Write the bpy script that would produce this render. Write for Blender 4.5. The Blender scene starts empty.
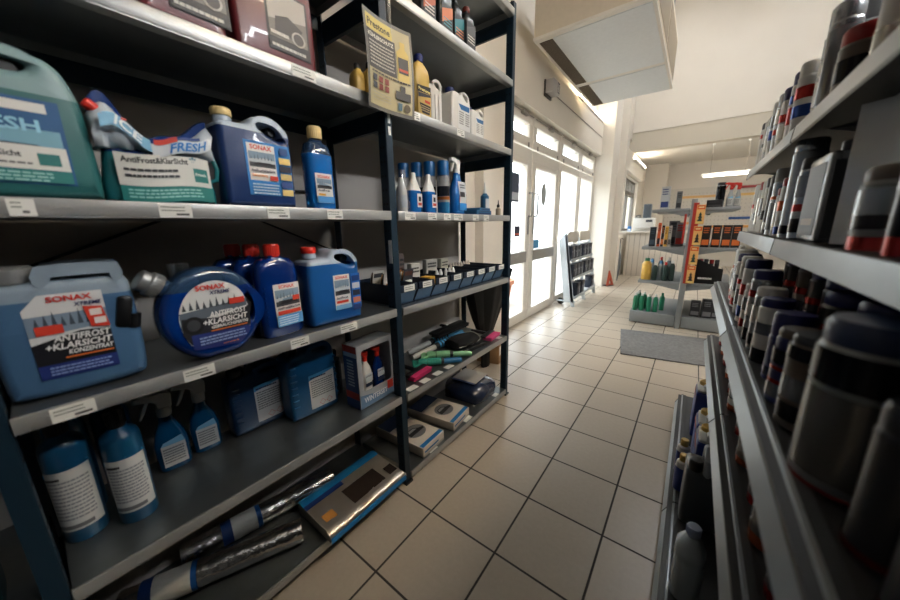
import bpy, bmesh, math, random
from mathutils import Vector, Matrix
from math import pi, sin, cos, radians as R_
random.seed(7)
sc = bpy.context.scene
COL = sc.collection

# ------------------------------------------------------------------ materials
def lin(c):
    return tuple(((v/255)/12.92 if v/255 <= .04045 else ((v/255+.055)/1.055)**2.4) for v in c) + (1,)
_M = {}
def M(name, rgb, rough=.5, metal=0, trans=0, var=.06, scale=30, bump=0, spec=.5, emit=0, coat=0, ior=1.45, alpha=1, aniso=None):
    if name in _M: return _M[name]
    m = bpy.data.materials.new(name); m.use_nodes = True; nt = m.node_tree; N = nt.nodes; L = nt.links
    b = N['Principled BSDF']; c = lin(rgb)
    b.inputs['Base Color'].default_value = c; b.inputs['Roughness'].default_value = rough; b.inputs['Metallic'].default_value = metal
    b.inputs['Transmission Weight'].default_value = trans; b.inputs['Specular IOR Level'].default_value = spec
    b.inputs['Coat Weight'].default_value = coat; b.inputs['IOR'].default_value = ior; b.inputs['Alpha'].default_value = alpha
    if emit:
        b.inputs['Emission Color'].default_value = c; b.inputs['Emission Strength'].default_value = emit
    elif var:
        tc = N.new('ShaderNodeTexCoord'); no = N.new('ShaderNodeTexNoise'); no.inputs['Scale'].default_value = scale; no.inputs['Detail'].default_value = 3
        src = tc.outputs['Object']
        if aniso:
            mp = N.new('ShaderNodeMapping'); mp.inputs['Scale'].default_value = aniso; L.new(src, mp.inputs['Vector']); src = mp.outputs['Vector']
        L.new(src, no.inputs['Vector'])
        mr = N.new('ShaderNodeMapRange'); mr.inputs['To Min'].default_value = 1-var; mr.inputs['To Max'].default_value = 1+var
        mx = N.new('ShaderNodeVectorMath'); mx.operation = 'SCALE'; mx.inputs[0].default_value = c[:3]
        L.new(no.outputs['Fac'], mr.inputs['Value']); L.new(mr.outputs['Result'], mx.inputs['Scale']); L.new(mx.outputs['Vector'], b.inputs['Base Color'])
        if bump:
            bp = N.new('ShaderNodeBump'); bp.inputs['Strength'].default_value = bump; bp.inputs['Distance'].default_value = .004
            L.new(no.outputs['Fac'], bp.inputs['Height']); L.new(bp.outputs['Normal'], b.inputs['Normal'])
    _M[name] = m; return m
def C(rgb, rough=.45, **k):
    return M('paint_%d_%d_%d_%d' % (*rgb, int(rough*100)), rgb, rough, var=.03, **k)

def floor_mat():
    m = bpy.data.materials.new('beige_floor_tile'); m.use_nodes = True; nt = m.node_tree; N = nt.nodes; L = nt.links; b = N['Principled BSDF']
    tc = N.new('ShaderNodeTexCoord'); sp = N.new('ShaderNodeSeparateXYZ'); L.new(tc.outputs['Object'], sp.inputs[0])
    def mth(op, a, v=None, w=None):
        n = N.new('ShaderNodeMath'); n.operation = op
        for i, x in enumerate((a, v, w)):
            if x is None: continue
            if isinstance(x, (int, float)): n.inputs[i].default_value = x
            else: L.new(x, n.inputs[i])
        return n.outputs[0]
    ds = []; fl = []
    for out, off in (('X', -.746), ('Y', .5299)):
        u = mth('DIVIDE', mth('SUBTRACT', sp.outputs[out], off), .3)
        f = mth('FRACT', u); fl.append(mth('FLOOR', u))
        ds.append(mth('MINIMUM', f, mth('SUBTRACT', 1.0, f)))
    d = mth('MINIMUM', ds[0], ds[1])
    mr = N.new('ShaderNodeMapRange'); mr.inputs['From Min'].default_value = .010; mr.inputs['From Max'].default_value = .015; L.new(d, mr.inputs['Value'])
    cb = N.new('ShaderNodeCombineXYZ'); L.new(fl[0], cb.inputs[0]); L.new(fl[1], cb.inputs[1])
    wn = N.new('ShaderNodeTexWhiteNoise'); L.new(cb.outputs[0], wn.inputs['Vector'])
    no = N.new('ShaderNodeTexNoise'); no.inputs['Scale'].default_value = 60; no.inputs['Detail'].default_value = 4; L.new(tc.outputs['Object'], no.inputs['Vector'])
    v = mth('ADD', mth('MULTIPLY', wn.outputs['Value'], .08), mth('MULTIPLY', no.outputs['Fac'], .16))
    v = mth('ADD', v, .88)
    sc_ = N.new('ShaderNodeVectorMath'); sc_.operation = 'SCALE'; sc_.inputs[0].default_value = lin((180, 169, 153))[:3]; L.new(v, sc_.inputs['Scale'])
    mx = N.new('ShaderNodeMix'); mx.data_type = 'RGBA'; mx.inputs[6].default_value = lin((52, 47, 44)); L.new(mr.outputs[0], mx.inputs[0]); L.new(sc_.outputs[0], mx.inputs[7])
    L.new(mx.outputs[2], b.inputs['Base Color'])
    r = N.new('ShaderNodeMapRange'); r.inputs['To Min'].default_value = .8; r.inputs['To Max'].default_value = .33; L.new(mr.outputs[0], r.inputs['Value']); L.new(r.outputs[0], b.inputs['Roughness'])
    bp = N.new('ShaderNodeBump'); bp.inputs['Strength'].default_value = .5; bp.inputs['Distance'].default_value = .003; L.new(mr.outputs[0], bp.inputs['Height']); L.new(bp.outputs[0], b.inputs['Normal'])
    return m
def glass_mat():
    m = bpy.data.materials.new('window_glass'); m.use_nodes = True; nt = m.node_tree; N = nt.nodes; L = nt.links
    for n in list(N): N.remove(n)
    o = N.new('ShaderNodeOutputMaterial'); t = N.new('ShaderNodeBsdfTransparent'); t.inputs[0].default_value = (.95, .97, .97, 1)
    g = N.new('ShaderNodeBsdfGlossy'); g.inputs['Roughness'].default_value = .02; lw = N.new('ShaderNodeLayerWeight'); pw = N.new('ShaderNodeMath'); pw.operation = 'POWER'; pw.inputs[1].default_value = 6; fr = N.new('ShaderNodeMath'); fr.operation = 'MULTIPLY_ADD'; fr.inputs[1].default_value = .4; fr.inputs[2].default_value = .03
    L.new(lw.outputs['Facing'], pw.inputs[0]); L.new(pw.outputs[0], fr.inputs[0])
    mx = N.new('ShaderNodeMixShader'); L.new(fr.outputs[0], mx.inputs[0]); L.new(t.outputs[0], mx.inputs[1]); L.new(g.outputs[0], mx.inputs[2]); L.new(mx.outputs[0], o.inputs[0])
    return m
def film_mat():
    m = bpy.data.materials.new('clear_film'); m.use_nodes = True; nt = m.node_tree; N = nt.nodes; L = nt.links
    for n in list(N): N.remove(n)
    o = N.new('ShaderNodeOutputMaterial'); t = N.new('ShaderNodeBsdfTransparent'); t.inputs[0].default_value = (.93, .95, .96, 1)
    g = N.new('ShaderNodeBsdfGlossy'); g.inputs['Roughness'].default_value = .15; mx = N.new('ShaderNodeMixShader'); mx.inputs[0].default_value = .22
    L.new(t.outputs[0], mx.inputs[1]); L.new(g.outputs[0], mx.inputs[2]); L.new(mx.outputs[0], o.inputs[0]); return m

STEEL = M('galvanised_shelf_steel', (128, 134, 136), .34, .85, var=.12, scale=6, aniso=(3, 1, 1))
LIP = M('shelf_edge_steel', (172, 174, 173), .4, .5, var=.1, scale=14)
POST = M('dark_blue_steel', (18, 42, 57), .45, .1, var=.08)
DARK = M('dark_recess', (10, 12, 14), .7)
PAPER = M('white_paper', (226, 226, 220), .6, var=.03)
WHITE = M('white_plastic', (222, 222, 218), .35, var=.03)
BLACK = M('black_plastic', (14, 15, 17), .35, var=.05)
BLUEJ = M('blue_jug_plastic', (26, 88, 152), .3, coat=.3, var=.06, scale=8)
NAVYJ = M('deep_blue_jug_plastic', (26, 52, 100), .3, coat=.3, var=.06, scale=8)
CLEARJ = M('milky_jug_plastic', (176, 190, 204), .35, var=.05, scale=8)
GREYJ = M('steel_blue_jug_plastic', (66, 100, 134), .33, coat=.2, var=.08, scale=6)
GREYJT = M('pale_steel_jug_plastic', (132, 148, 162), .35, var=.06, scale=6)
TEALJ = M('teal_jug_plastic', (40, 98, 98), .33, coat=.2, var=.06, scale=6)
TEALT = M('pale_teal_jug_plastic', (120, 150, 152), .38, var=.06, scale=6)
LIQ = M('clear_blue_liquid_bottle', (6, 48, 122), .1, trans=.25, coat=.6, var=.12, scale=18)
LIQB = M('bright_blue_liquid', (20, 112, 196), .12, trans=.3, coat=.5, var=.12, scale=18)
CLEARB = M('smoky_clear_plastic', (58, 92, 132), .1, trans=.55, coat=.5, var=.05)
PETROL = M('petrol_blue_bottle', (20, 80, 116), .28, coat=.4, var=.1, scale=14)
REDJ = M('dark_red_jug_plastic', (98, 30, 36), .32, coat=.3, var=.06, scale=6)
CREAMCAP = M('cream_cap', (226, 200, 140), .45, var=.03)
REDCAP = M('red_cap', (204, 44, 30), .4, var=.04)
SILVER = M('silver_cap', (150, 152, 152), .35, .6, var=.06)
FOIL = M('silver_foil', (205, 205, 205), .22, 1, var=.1, scale=45, bump=.9)
GLASS = glass_mat(); FILM = film_mat()
GREYM = M('grey_gondola_steel', (136, 141, 144), .45, .2, var=.05)
RAIL = M('price_rail_grey', (160, 168, 174), .32, .35, var=.07, scale=20)
CREAM = M('cream_wall_paint', (230, 224, 213), .75, var=.03, scale=3)
WHITEF = M('white_frame_pvc', (232, 228, 220), .4, var=.02)

# ------------------------------------------------------------------ mesh builder
class MB:
    def __init__(s): s.bm = bmesh.new(); s.mats = []
    def mi(s, m):
        if m not in s.mats: s.mats.append(m)
        return s.mats.index(m)
    def _fin(s, vs, m, mtx=None):
        if mtx is not None: bmesh.ops.transform(s.bm, matrix=mtx, verts=list(vs))
    def box(s, c, d, m, bev=0, mtx=None, seg=2):
        r = bmesh.ops.create_cube(s.bm, size=1); vs = r['verts']
        bmesh.ops.scale(s.bm, vec=d, verts=vs); bmesh.ops.translate(s.bm, vec=c, verts=vs)
        fs = set(f for v in vs for f in v.link_faces); i = s.mi(m)
        for f in fs: f.material_index = i
        if bev:
            es = list(set(e for v in vs for e in v.link_edges))
            rr = bmesh.ops.bevel(s.bm, geom=es, offset=bev, segments=seg, affect='EDGES', profile=.5)
            for f in rr['faces']: f.material_index = i
            vs = list(set(v for f in rr['faces'] for v in f.verts) | set(v for v in vs if v.is_valid))
        s._fin(vs, m, mtx); return s
    def grid(s, rows, m, closed=True, cap0=False, cap1=False, mtx=None, mf=None):
        # rows: list of rings of points
        bm = s.bm; i = s.mi(m); R = [[bm.verts.new(p) for p in r] for r in rows]; n = len(rows[0])
        for a, (r0, r1) in enumerate(zip(R, R[1:])):
            ii = i if mf is None else s.mi(mf(a))
            for k in range(n if closed else n-1):
                f = bm.faces.new((r0[k], r0[(k+1) % n], r1[(k+1) % n], r1[k])); f.material_index = ii
        if cap0: f = bm.faces.new(R[0][::-1]); f.material_index = i if mf is None else s.mi(mf(0))
        if cap1: f = bm.faces.new(R[-1]); f.material_index = i if mf is None else s.mi(mf(len(R)-2))
        s._fin([v for r in R for v in r], m, mtx); return s
    def lathe(s, prof, m, c=(0, 0, 0), seg=24, mtx=None, mf=None, sx=1, sy=1):
        rows = [[(c[0]+sx*r*cos(2*pi*k/seg), c[1]+sy*r*sin(2*pi*k/seg), c[2]+z) for k in range(seg)] for r, z in prof]
        return s.grid(rows, m, True, True, True, mtx, mf)
    def cyl(s, c, r, h, m, seg=20, mtx=None, bev=0):
        p = [(r, 0), (r, h)] if not bev else [(r-bev, 0), (r, bev), (r, h-bev), (r-bev, h)]
        return s.lathe(p, m, c, seg, mtx)
    def tube(s, pts, r, m, seg=8, mtx=None, ry=None):
        pts = [Vector(p) for p in pts]; rows = []; prev = None
        for k, p in enumerate(pts):
            t = (pts[min(k+1, len(pts)-1)]-pts[max(k-1, 0)]).normalized()
            if prev is None:
                u = t.orthogonal().normalized()
            else:
                u = (prev - t*prev.dot(t)).normalized()
            prev = u; w = t.cross(u); rr = r[k] if isinstance(r, (list, tuple)) else r
            rows.append([tuple(p+u*rr*cos(2*pi*j/seg)+w*rr*sin(2*pi*j/seg)) for j in range(seg)])
        return s.grid(rows, m, True, True, True, mtx)
    def slab(s, outline, d, m, rad=.006, holes=(), mtx=None, level=None, m2=None, steps=3):
        # outline in XZ, thickness d along Y, centred at y=0, rounded edges
        bm = s.bm; i = s.mi(m); loops = [list(outline)]+[list(h) for h in holes]; allv = []
        def area(p): return sum(p[k][0]*p[(k+1) % len(p)][1]-p[(k+1) % len(p)][0]*p[k][1] for k in range(len(p)))/2
        if area(loops[0]) < 0: loops[0].reverse()
        for h in loops[1:]:
            if area(h) > 0: h.reverse()
        prof = [(rad*(1-sin(pi/2*k/steps)), d/2-rad*(1-cos(pi/2*k/steps))) for k in range(steps+1)]  # inset, y
        prof = [(ins, -y) for ins, y in prof]+[(ins, y) for ins, y in prof[::-1]] if d > 2*rad+1e-6 else [(0, -d/2), (0, d/2)]
        # order: front(-y) cap with inset -> full -> back
        prof = sorted(prof, key=lambda q: q[1])
        capA = []; capB = []; fs = []
        for lp in loops:
            n = len(lp); nor = []
            for k in range(n):
                a, b, c = Vector(lp[k-1]), Vector(lp[k]), Vector(lp[(k+1) % n])
                e1 = (b-a); e2 = (c-b)
                e1 = e1.normalized() if e1.length > 1e-9 else e2.normalized(); e2 = e2.normalized() if e2.length > 1e-9 else e1
                n1 = Vector((e1.y, -e1.x)); n2 = Vector((e2.y, -e2.x)); q = n1+n2
                q = q.normalized() if q.length > 1e-6 else n1
                nor.append(q/max(.5, q.dot(n1)))
            rings = []
            for ins, y in prof:
                rings.append([bm.verts.new((lp[k][0]-nor[k].x*ins, y, lp[k][1]-nor[k].y*ins)) for k in range(n)])
            for r0, r1 in zip(rings, rings[1:]):
                for k in range(n):
                    f = bm.faces.new((r0[k], r0[(k+1) % n], r1[(k+1) % n], r1[k])); f.material_index = i; fs.append(f)
            for r, cap in ((rings[0], capA), (rings[-1], capB)):
                for k in range(n):
                    cap.append(bm.edges.get((r[k], r[(k+1) % n])))
            allv += [v for r in rings for v in r]
        for cap, sg in ((capA, -1), (capB, 1)):
            rr = bmesh.ops.triangle_fill(bm, use_beauty=True, use_dissolve=False, edges=cap, normal=(0, sg, 0))
            for g in rr['geom']:
                if isinstance(g, bmesh.types.BMFace): g.material_index = i; fs.append(g)
        if level is not None:
            geom = list(set(allv))+list(set(e for f in fs for e in f.edges))+fs
            rr = bmesh.ops.bisect_plane(bm, geom=geom, plane_co=(0, 0, level), plane_no=(0, 0, 1))
            j = s.mi(m2)
            vset = set(v for v in rr['geom'] if isinstance(v, bmesh.types.BMVert)) | set(allv)
            for f in set(f for v in vset for f in v.link_faces):
                if f.calc_center_median().z > level: f.material_index = j
            allv = list(vset)
        s._fin(allv, m, mtx); return s
    def build(s, name, parent=None, sharp=38, **kw):
        bm = s.bm
        bmesh.ops.recalc_face_normals(bm, faces=bm.faces) if kw.get('recalc', True) else None
        for f in bm.faces: f.smooth = True
        a = R_(sharp)
        for e in bm.edges:
            if len(e.link_faces) == 2:
                if e.calc_face_angle(0) > a: e.smooth = False
        me = bpy.data.meshes.new(name); bm.to_mesh(me); bm.free()
        for m in s.mats: me.materials.append(m)
        o = bpy.data.objects.new(name, me); COL.objects.link(o)
        if parent: o.parent = parent
        return o
def empty(name, loc=(0, 0, 0), rz=0, label=None, cat=None, group=None):
    o = bpy.data.objects.new(name, None); COL.objects.link(o); o.empty_display_size = .05
    o.location = loc; o.rotation_euler = (0, 0, R_(rz)); tag(o, label, cat, group); return o
def tag(o, label=None, cat=None, group=None, kind=None):
    if label: o['label'] = label
    if cat: o['category'] = cat
    if group: o['group'] = group
    if kind: o['kind'] = kind
    return o
def copy_tree(o, parent=None):
    c = o.copy(); COL.objects.link(c)
    if parent: c.parent = parent
    for ch in list(o.children): copy_tree(ch, c)
    return c
def place(o, loc, rz=None):
    o.location = loc
    if rz is not None: o.rotation_euler = (0, 0, R_(rz))
    return o
def struct(mb, name): return tag(mb.build(name), kind='structure')
def chaikin(p, n=2, keep=()):
    for _ in range(n):
        q = []
        for k in range(len(p)):
            a, b = p[k], p[(k+1) % len(p)]
            q += [(a[0]*.75+b[0]*.25, a[1]*.75+b[1]*.25), (a[0]*.25+b[0]*.75, a[1]*.25+b[1]*.75)]
        p = q
    return p
def rrect(x0, z0, x1, z1, r, n=4):
    pts = []
    for cx, cz, a0 in ((x1-r, z0+r, -90), (x1-r, z1-r, 0), (x0+r, z1-r, 90), (x0+r, z0+r, 180)):
        for k in range(n+1):
            a = R_(a0+90*k/n); pts.append((cx+r*cos(a), cz+r*sin(a)))
    return pts

# ------------------------------------------------------------------ printed labels (real lettering, laid on the thing's own surface)
_T = {}
def text_geo(s):
    if s not in _T:
        cu = bpy.data.curves.new('lettering', 'FONT'); cu.body = s; cu.size = 1; cu.resolution_u = 2; cu.offset = .028
        ob = bpy.data.objects.new('lettering', cu); COL.objects.link(ob)
        dg = bpy.context.evaluated_depsgraph_get(); me = bpy.data.meshes.new_from_object(ob.evaluated_get(dg))
        vs = [(v.co.x, v.co.y) for v in me.vertices]; fs = [tuple(p.vertices) for p in me.polygons]
        bpy.data.objects.remove(ob); bpy.data.meshes.remove(me); bpy.data.curves.remove(cu)
        x0 = min(v[0] for v in vs); x1 = max(v[0] for v in vs)
        _T[s] = ([(x-x0, y) for x, y in vs], fs, x1-x0)
    return _T[s]
class Label:
    """local x to the right, z up, facing -Y; R: radius of a round body (None = flat front at y0)"""
    def __init__(s, y0=0, R=None, mb=None, mp=None):
        s.mb = mb or MB(); s.y0 = y0; s.R = R; s.k = 0; s.mp = mp
    def P(s, x, z):
        off = .0006+.00035*s.k
        if s.mp: return s.mp(x, z, off)
        if s.R: a = x/s.R; return ((s.R+off)*sin(a), -(s.R+off)*cos(a), z)
        return (x, s.y0-off, z)
    def poly(s, pts, col, rough=.45, step=True):
        if step: s.k += 1
        m = C(col, rough) if isinstance(col, tuple) else col
        f = s.mb.bm.faces.new([s.mb.bm.verts.new(s.P(*p)) for p in pts]); f.material_index = s.mb.mi(m)
        return s
    def rect(s, x0, z0, x1, z1, col, rough=.45, step=True):
        if step: s.k += 1
        m = C(col, rough) if isinstance(col, tuple) else col
        n = max(1, int(abs(x1-x0)/(s.R*.18))) if s.R else (10 if s.mp else 1)
        n2 = 6 if s.mp else 1; i = s.mb.mi(m)
        g = [[s.mb.bm.verts.new(s.P(x0+(x1-x0)*a/n, z0+(z1-z0)*b/n2)) for a in range(n+1)] for b in range(n2+1)]
        for b in range(n2):
            for a in range(n):
                f = s.mb.bm.faces.new((g[b][a], g[b][a+1], g[b+1][a+1], g[b+1][a])); f.material_index = i
        return s
    def txt(s, t, x, z, h, col, align='l', shear=0, w=None, step=True, rough=.45):
        if step: s.k += 1
        vs, fs, W = text_geo(t); k = h/.69; kx = k if w is None else w/W
        x -= {'l': 0, 'c': W*kx/2, 'r': W*kx}[align]; i = s.mb.mi(C(col, rough) if isinstance(col, tuple) else col)
        V = [s.mb.bm.verts.new(s.P(x+a*kx+b*k*shear, z+b*k)) for a, b in vs]
        for f in fs:
            try: q = s.mb.bm.faces.new([V[j] for j in f]); q.material_index = i
            except ValueError: pass
        return s
    def lines(s, x0, x1, z0, n, pitch, col, th=None, seed=1):
        s.k += 1; rd = random.Random(seed)
        for j in range(n):
            x = x0; z = z0-j*pitch
            while x < x1-.004:
                w = min(rd.uniform(.03, .11)*(x1-x0)+.001, x1-x)
                s.rect(x, z, x+w, z+(th or pitch*.5), col, step=False); x += w+.014*(x1-x0)
            if rd.random() < .3: pass
        return s
    def build(s, name, parent): return s.mb.build(name, parent, recalc=False)

# ------------------------------------------------------------------ camera
cd = bpy.data.cameras.new('camera'); cam = bpy.data.objects.new('camera', cd); COL.objects.link(cam); sc.camera = cam
yw, pt, rl = .6478, .2238, -.0186
F = Vector((-sin(yw)*cos(pt), cos(yw)*cos(pt), -sin(pt))); rt = F.cross(Vector((0, 0, 1))).normalized(); up = rt.cross(F)
Rr = cos(rl)*rt+sin(rl)*up; U = -sin(rl)*rt+cos(rl)*up
cam.matrix_world = Matrix(((Rr.x, U.x, -F.x, 0), (Rr.y, U.y, -F.y, 0), (Rr.z, U.z, -F.z, 1.16), (0, 0, 0, 1)))
cd.sensor_width = 36; cd.lens = 319.47/900*36; cd.clip_start = .02
cd.dof.use_dof = True; cd.dof.focus_distance = 1.75; cd.dof.aperture_fstop = 2.0

# ------------------------------------------------------------------ the setting
XL, XR, YB, YF = -1.62, 3.2, -2.2, 11.3
b = MB(); b.box(((XL+XR)/2, (YB+YF)/2, -.05), (XR-XL+.3, YF-YB, .1), floor_mat()); struct(b, 'floor')
b = MB(); b.box(((XL+XR)/2, 2.85, 5.25), (XR-XL+.6, 10.3, .1), CREAM); struct(b, 'ceiling_front')
b = MB(); b.box(((XL+XR)/2, 9.73, 2.79), (XR-XL+.6, 3.2, .1), M('white_ceiling_paint', (230, 227, 220), .8, var=.02, scale=3)); struct(b, 'ceiling_back')
b = MB(); b.box(((XL+XR)/2, 8.0, 4.1), (XR-XL+.6, .16, 2.3), CREAM); struct(b, 'wall_bulkhead')
b = MB(); b.box(((XL+XR)/2, 8.035, 2.78), (XR-XL, .2, .36), M('beam_shaded_cream', (206, 199, 184), .8, var=.03, scale=3)); struct(b, 'trim_1')  # greyer cream: the shade on this band is put into its colour
b = MB(); b.box((XR+.05, 4.5, 2.6), (.1, 13.6, 5.2), M('stone_wall_paint', (150, 146, 140), .8, var=.04, scale=3)); struct(b, 'wall_right')
b = MB(); b.box((.8, YB-.05, 2.6), (XR-XL+.6, .1, 5.2), M('slate_wall_paint', (88, 88, 88), .8, var=.04, scale=3)); struct(b, 'wall_rear')
b = MB(); b.box((.8, YF+.05, 1.4), (XR-XL+.6, .1, 2.8), M('beige_wall_paint', (210, 204, 195), .8, var=.03, scale=3)); struct(b, 'wall_far')
# left wall: grey panel behind the rack, cream wall and pilaster, piers, over-window wall
b = MB(); b.box((-1.472, -.17, 2.6), (.3, 4.06, 5.2), M('grey_wall_panel', (186, 180, 172), .75, var=.05, scale=4)); struct(b, 'wall_left_panel')
b = MB(); b.box((-1.74, 2.47, 2.6), (.24, 1.22, 5.2), CREAM); b.box((-1.58, 2.62, 1.3), (.1, .16, 2.6), CREAM); struct(b, 'wall_left_jamb')
b = MB(); b.box((-1.74, 4.81, 3.78), (.24, 3.46, 2.84), CREAM); struct(b, 'wall_left_upper')
b = MB(); b.box((-1.56, 4.2, 2.61), (.12, 4.66, .51), CREAM); struct(b, 'trim_2')      # lintel box over the doors
b = MB(); b.box((-1.585, 6.8, 2.6), (.55, .54, 5.2), CREAM); b.box((-1.525, 7.18, 2.6), (.67, .24, 5.2), CREAM); b.box((-1.5, 7.6, 4.0), (.5, .62, 2.4), CREAM); struct(b, 'wall_left_pier')
b = MB(); b.box((-1.45, 7.52, 1.4), (.3, .46, 2.8), CREAM); b.box((-1.45, 10.5, 1.4), (.3, 1.6, 2.8), CREAM); b.box((-1.45, 8.725, .5), (.3, 1.95, 1.0), CREAM); b.box((-1.45, 8.725, 2.48), (.3, 1.95, .64), CREAM); struct(b, 'wall_left_far')
b = MB(); b.box((-1.26, 8.55, 2.4), (.08, 2.5, .4), CREAM); struct(b, 'trim_3')
b = MB(); b.box((-1.22, 11.1, 1.38), (.9, .4, 2.76), M('beige_wall_paint', (206, 196, 180))); struct(b, 'wall_far_return')

def frame_rect(mb, y0, y1, z0, z1, w, d, x, m, bars=()):
    """rectangular frame in the YZ plane"""
    mb.box((x, (y0+y1)/2, z0+w/2), (d, y1-y0, w), m, .004); mb.box((x, (y0+y1)/2, z1-w/2), (d, y1-y0, w), m, .004)
    mb.box((x, y0+w/2, (z0+z1)/2), (d, w, z1-z0-2*w), m, .004); mb.box((x, y1-w/2, (z0+z1)/2), (d, w, z1-z0-2*w), m, .004)
def pane(name, parent, y0, y1, z0, z1, x):
    p = MB(); p.box((x, (y0+y1)/2, (z0+z1)/2), (.006, y1-y0, z1-z0), GLASS); return p.build(name, parent)
def door(n, y0, y1, handle_y, hinge_y):
    e = empty('door_%d' % n); e['kind'] = 'structure'
    f = MB(); frame_rect(f, y0, y1, .01, 2.0, .115, .07, -1.63, WHITEF); f.box((-1.63, (y0+y1)/2, 1.857), (.068, y1-y0-.2, .06), WHITEF, .003); f.build('door_frame', e)
    f = MB(); f.box((-1.62, (y0+y1)/2, .8), (.075, y1-y0-.19, .13), M('grey_rail_metal', (158, 156, 150), .45, .2), .006); f.build('mid_rail', e)
    pane('pane', e, y0+.1, y1-.1, .865, 1.83, -1.63); pane('pane', e, y0+.1, y1-.1, .11, .735, -1.63)
    f = MB(); f.tube([(-1.59, handle_y, 1.27), (-1.555, handle_y, 1.27), (-1.545, handle_y, 1.3), (-1.545, handle_y, 1.5), (-1.555, handle_y, 1.53), (-1.59, handle_y, 1.53)], .011, SILVER)
    f.box((-1.592, handle_y, 1.16), (.012, .03, .2), SILVER, .004); f.build('handle', e)
    for z in (.2, 1.0, 1.78):
        f = MB(); f.cyl((-1.585, hinge_y, z-.045), .011, .09, WHITEF, 10); f.build('hinge', e)
    return e
door(1, 3.09, 3.72, 3.66, 3.11); door(2, 3.74, 4.66, 3.82, 4.64)
def fixed(n, y0, y1, z0, z1, w=.07, m=WHITEF, x=-1.63, opener=False):
    e = empty('window_%d' % n); e['kind'] = 'structure'
    f = MB(); frame_rect(f, y0, y1, z0, z1, w, .07, x, m); f.build('window_frame', e)
    pane('pane', e, y0+w, y1-w, z0+w, z1-w, x)
    if opener:
        f = MB(); f.box((x+.05, (y0+y1)/2+.05, z1-.03), (.04, .14, .035), M('opener_grey', (150, 146, 140), .4, .3), .005); f.tube([(x+.05, y0+.03, z1-.025), (x+.05, y1-.03, z1-.025)], .006, M('opener_grey', (150, 146, 140))); f.build('opener', e)
        for yy in (y0+.12, y1-.12):
            f = MB(); f.cyl((x+.04, yy, z0-.01), .009, .05, M('opener_grey', (150, 146, 140)), 8, Matrix.Identity(4)); f.build('hinge', e)
    return e
fixed(1, 4.68, 5.62, .02, 2.0, .09); fixed(2, 5.64, 6.52, .02, 2.0, .09)
for i, (a, c) in enumerate(((3.09, 3.72), (3.74, 4.66), (4.68, 5.62), (5.64, 6.52))): fixed(3+i, a, c, 2.02, 2.35, .095, opener=True)
DG = M('grey_window_frame', (120, 116, 110), .5)
fixed(7, 7.75, 8.72, 1.0, 1.86, .05, DG, -1.4); fixed(8, 8.73, 9.7, 1.0, 1.86, .05, DG, -1.4)
for k in range(4): fixed(9+k, 7.75+.4875*k, 7.75+.4875*(k+1), 1.87, 2.16, .04, DG, -1.4)
# the street outside
b = MB(); b.box((-8, 5, -.09), (12.3, 40, .1), M('pale_pavement', (176, 172, 166), .9, var=.15, scale=8)); struct(b, 'ground_outside')
b = MB(); b.box((-13, 6, 2.2), (.4, 44, 4.6), M('pale_facade', (214, 208, 198), .9, var=.05, scale=1)); struct(b, 'facade_outside')
for k in range(5):
    b = MB(); b.box((-12.76, 1.5+k*3.2, 1.7), (.08, 1.2, 1.5), M('street_window_dark', (120, 126, 132), .3)); struct(b, 'facade_window_outside')
# ------------------------------------------------------------------ the long left shelving rack
rack = empty('shelving_rack', (-1.1, .9, 0), 0, 'long dark blue steel shelving rack with grey metal shelves full of car care bottles', 'shelving rack')
def rp(mb, name, parent=None):
    o = mb.build(name, None)
    if parent is None:
        o.parent = rack; o.matrix_parent_inverse = Matrix.Translation((1.1, -.9, 0))
    else: o.parent = parent
    return o
XF, XBK = -.932, -1.285
def post(y0, y1, front, side):
    """angle post: flange along y, web along x; holes punched as dark dots"""
    mb = MB(); H = 2.35
    x = XF-.002 if front else XBK-.016; s = -1 if front else 1
    mb.box((x, (y0+y1)/2, H/2), (.003, y1-y0, H), POST)
    yw_ = y0 if side < 0 else y1
    mb.box((x+s*.02, yw_, H/2), (.04, .003, H), POST)
    z = .05
    while z < H:
        for xx in (x+s*.013, x+s*.029):
            mb.cyl((0, 0, 0), .004, .0008, DARK, 8, Matrix.Translation((xx, yw_-(.0018 if True else 0), z)) @ Matrix.Rotation(pi/2, 4, 'X'))
            mb.cyl((0, 0, 0), .004, .0008, DARK, 8, Matrix.Translation((xx, yw_+.0024, z)) @ Matrix.Rotation(pi/2, 4, 'X'))
        z += .05
    mb.box((x+s*.012, (y0+y1)/2, .005), (.045, y1-y0+.012, .01), BLACK)
    return rp(mb, 'post')
for y0, y1, sd in ((-.102, -.072, 1), (.87, .9, -1), (1.857, 1.887, -1)):
    for fr in (True, False): post(y0, y1, fr, sd)
b = MB()
for z, h in ((1.545, .03), (1.505, .03)): b.box((XF+.001, .885, z), (.002, .012, h), PAPER)
b.box((XF-.012, .8675, 1.07), (.018, .001, .09), PAPER); rp(b, 'paper_sticker')
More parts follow.
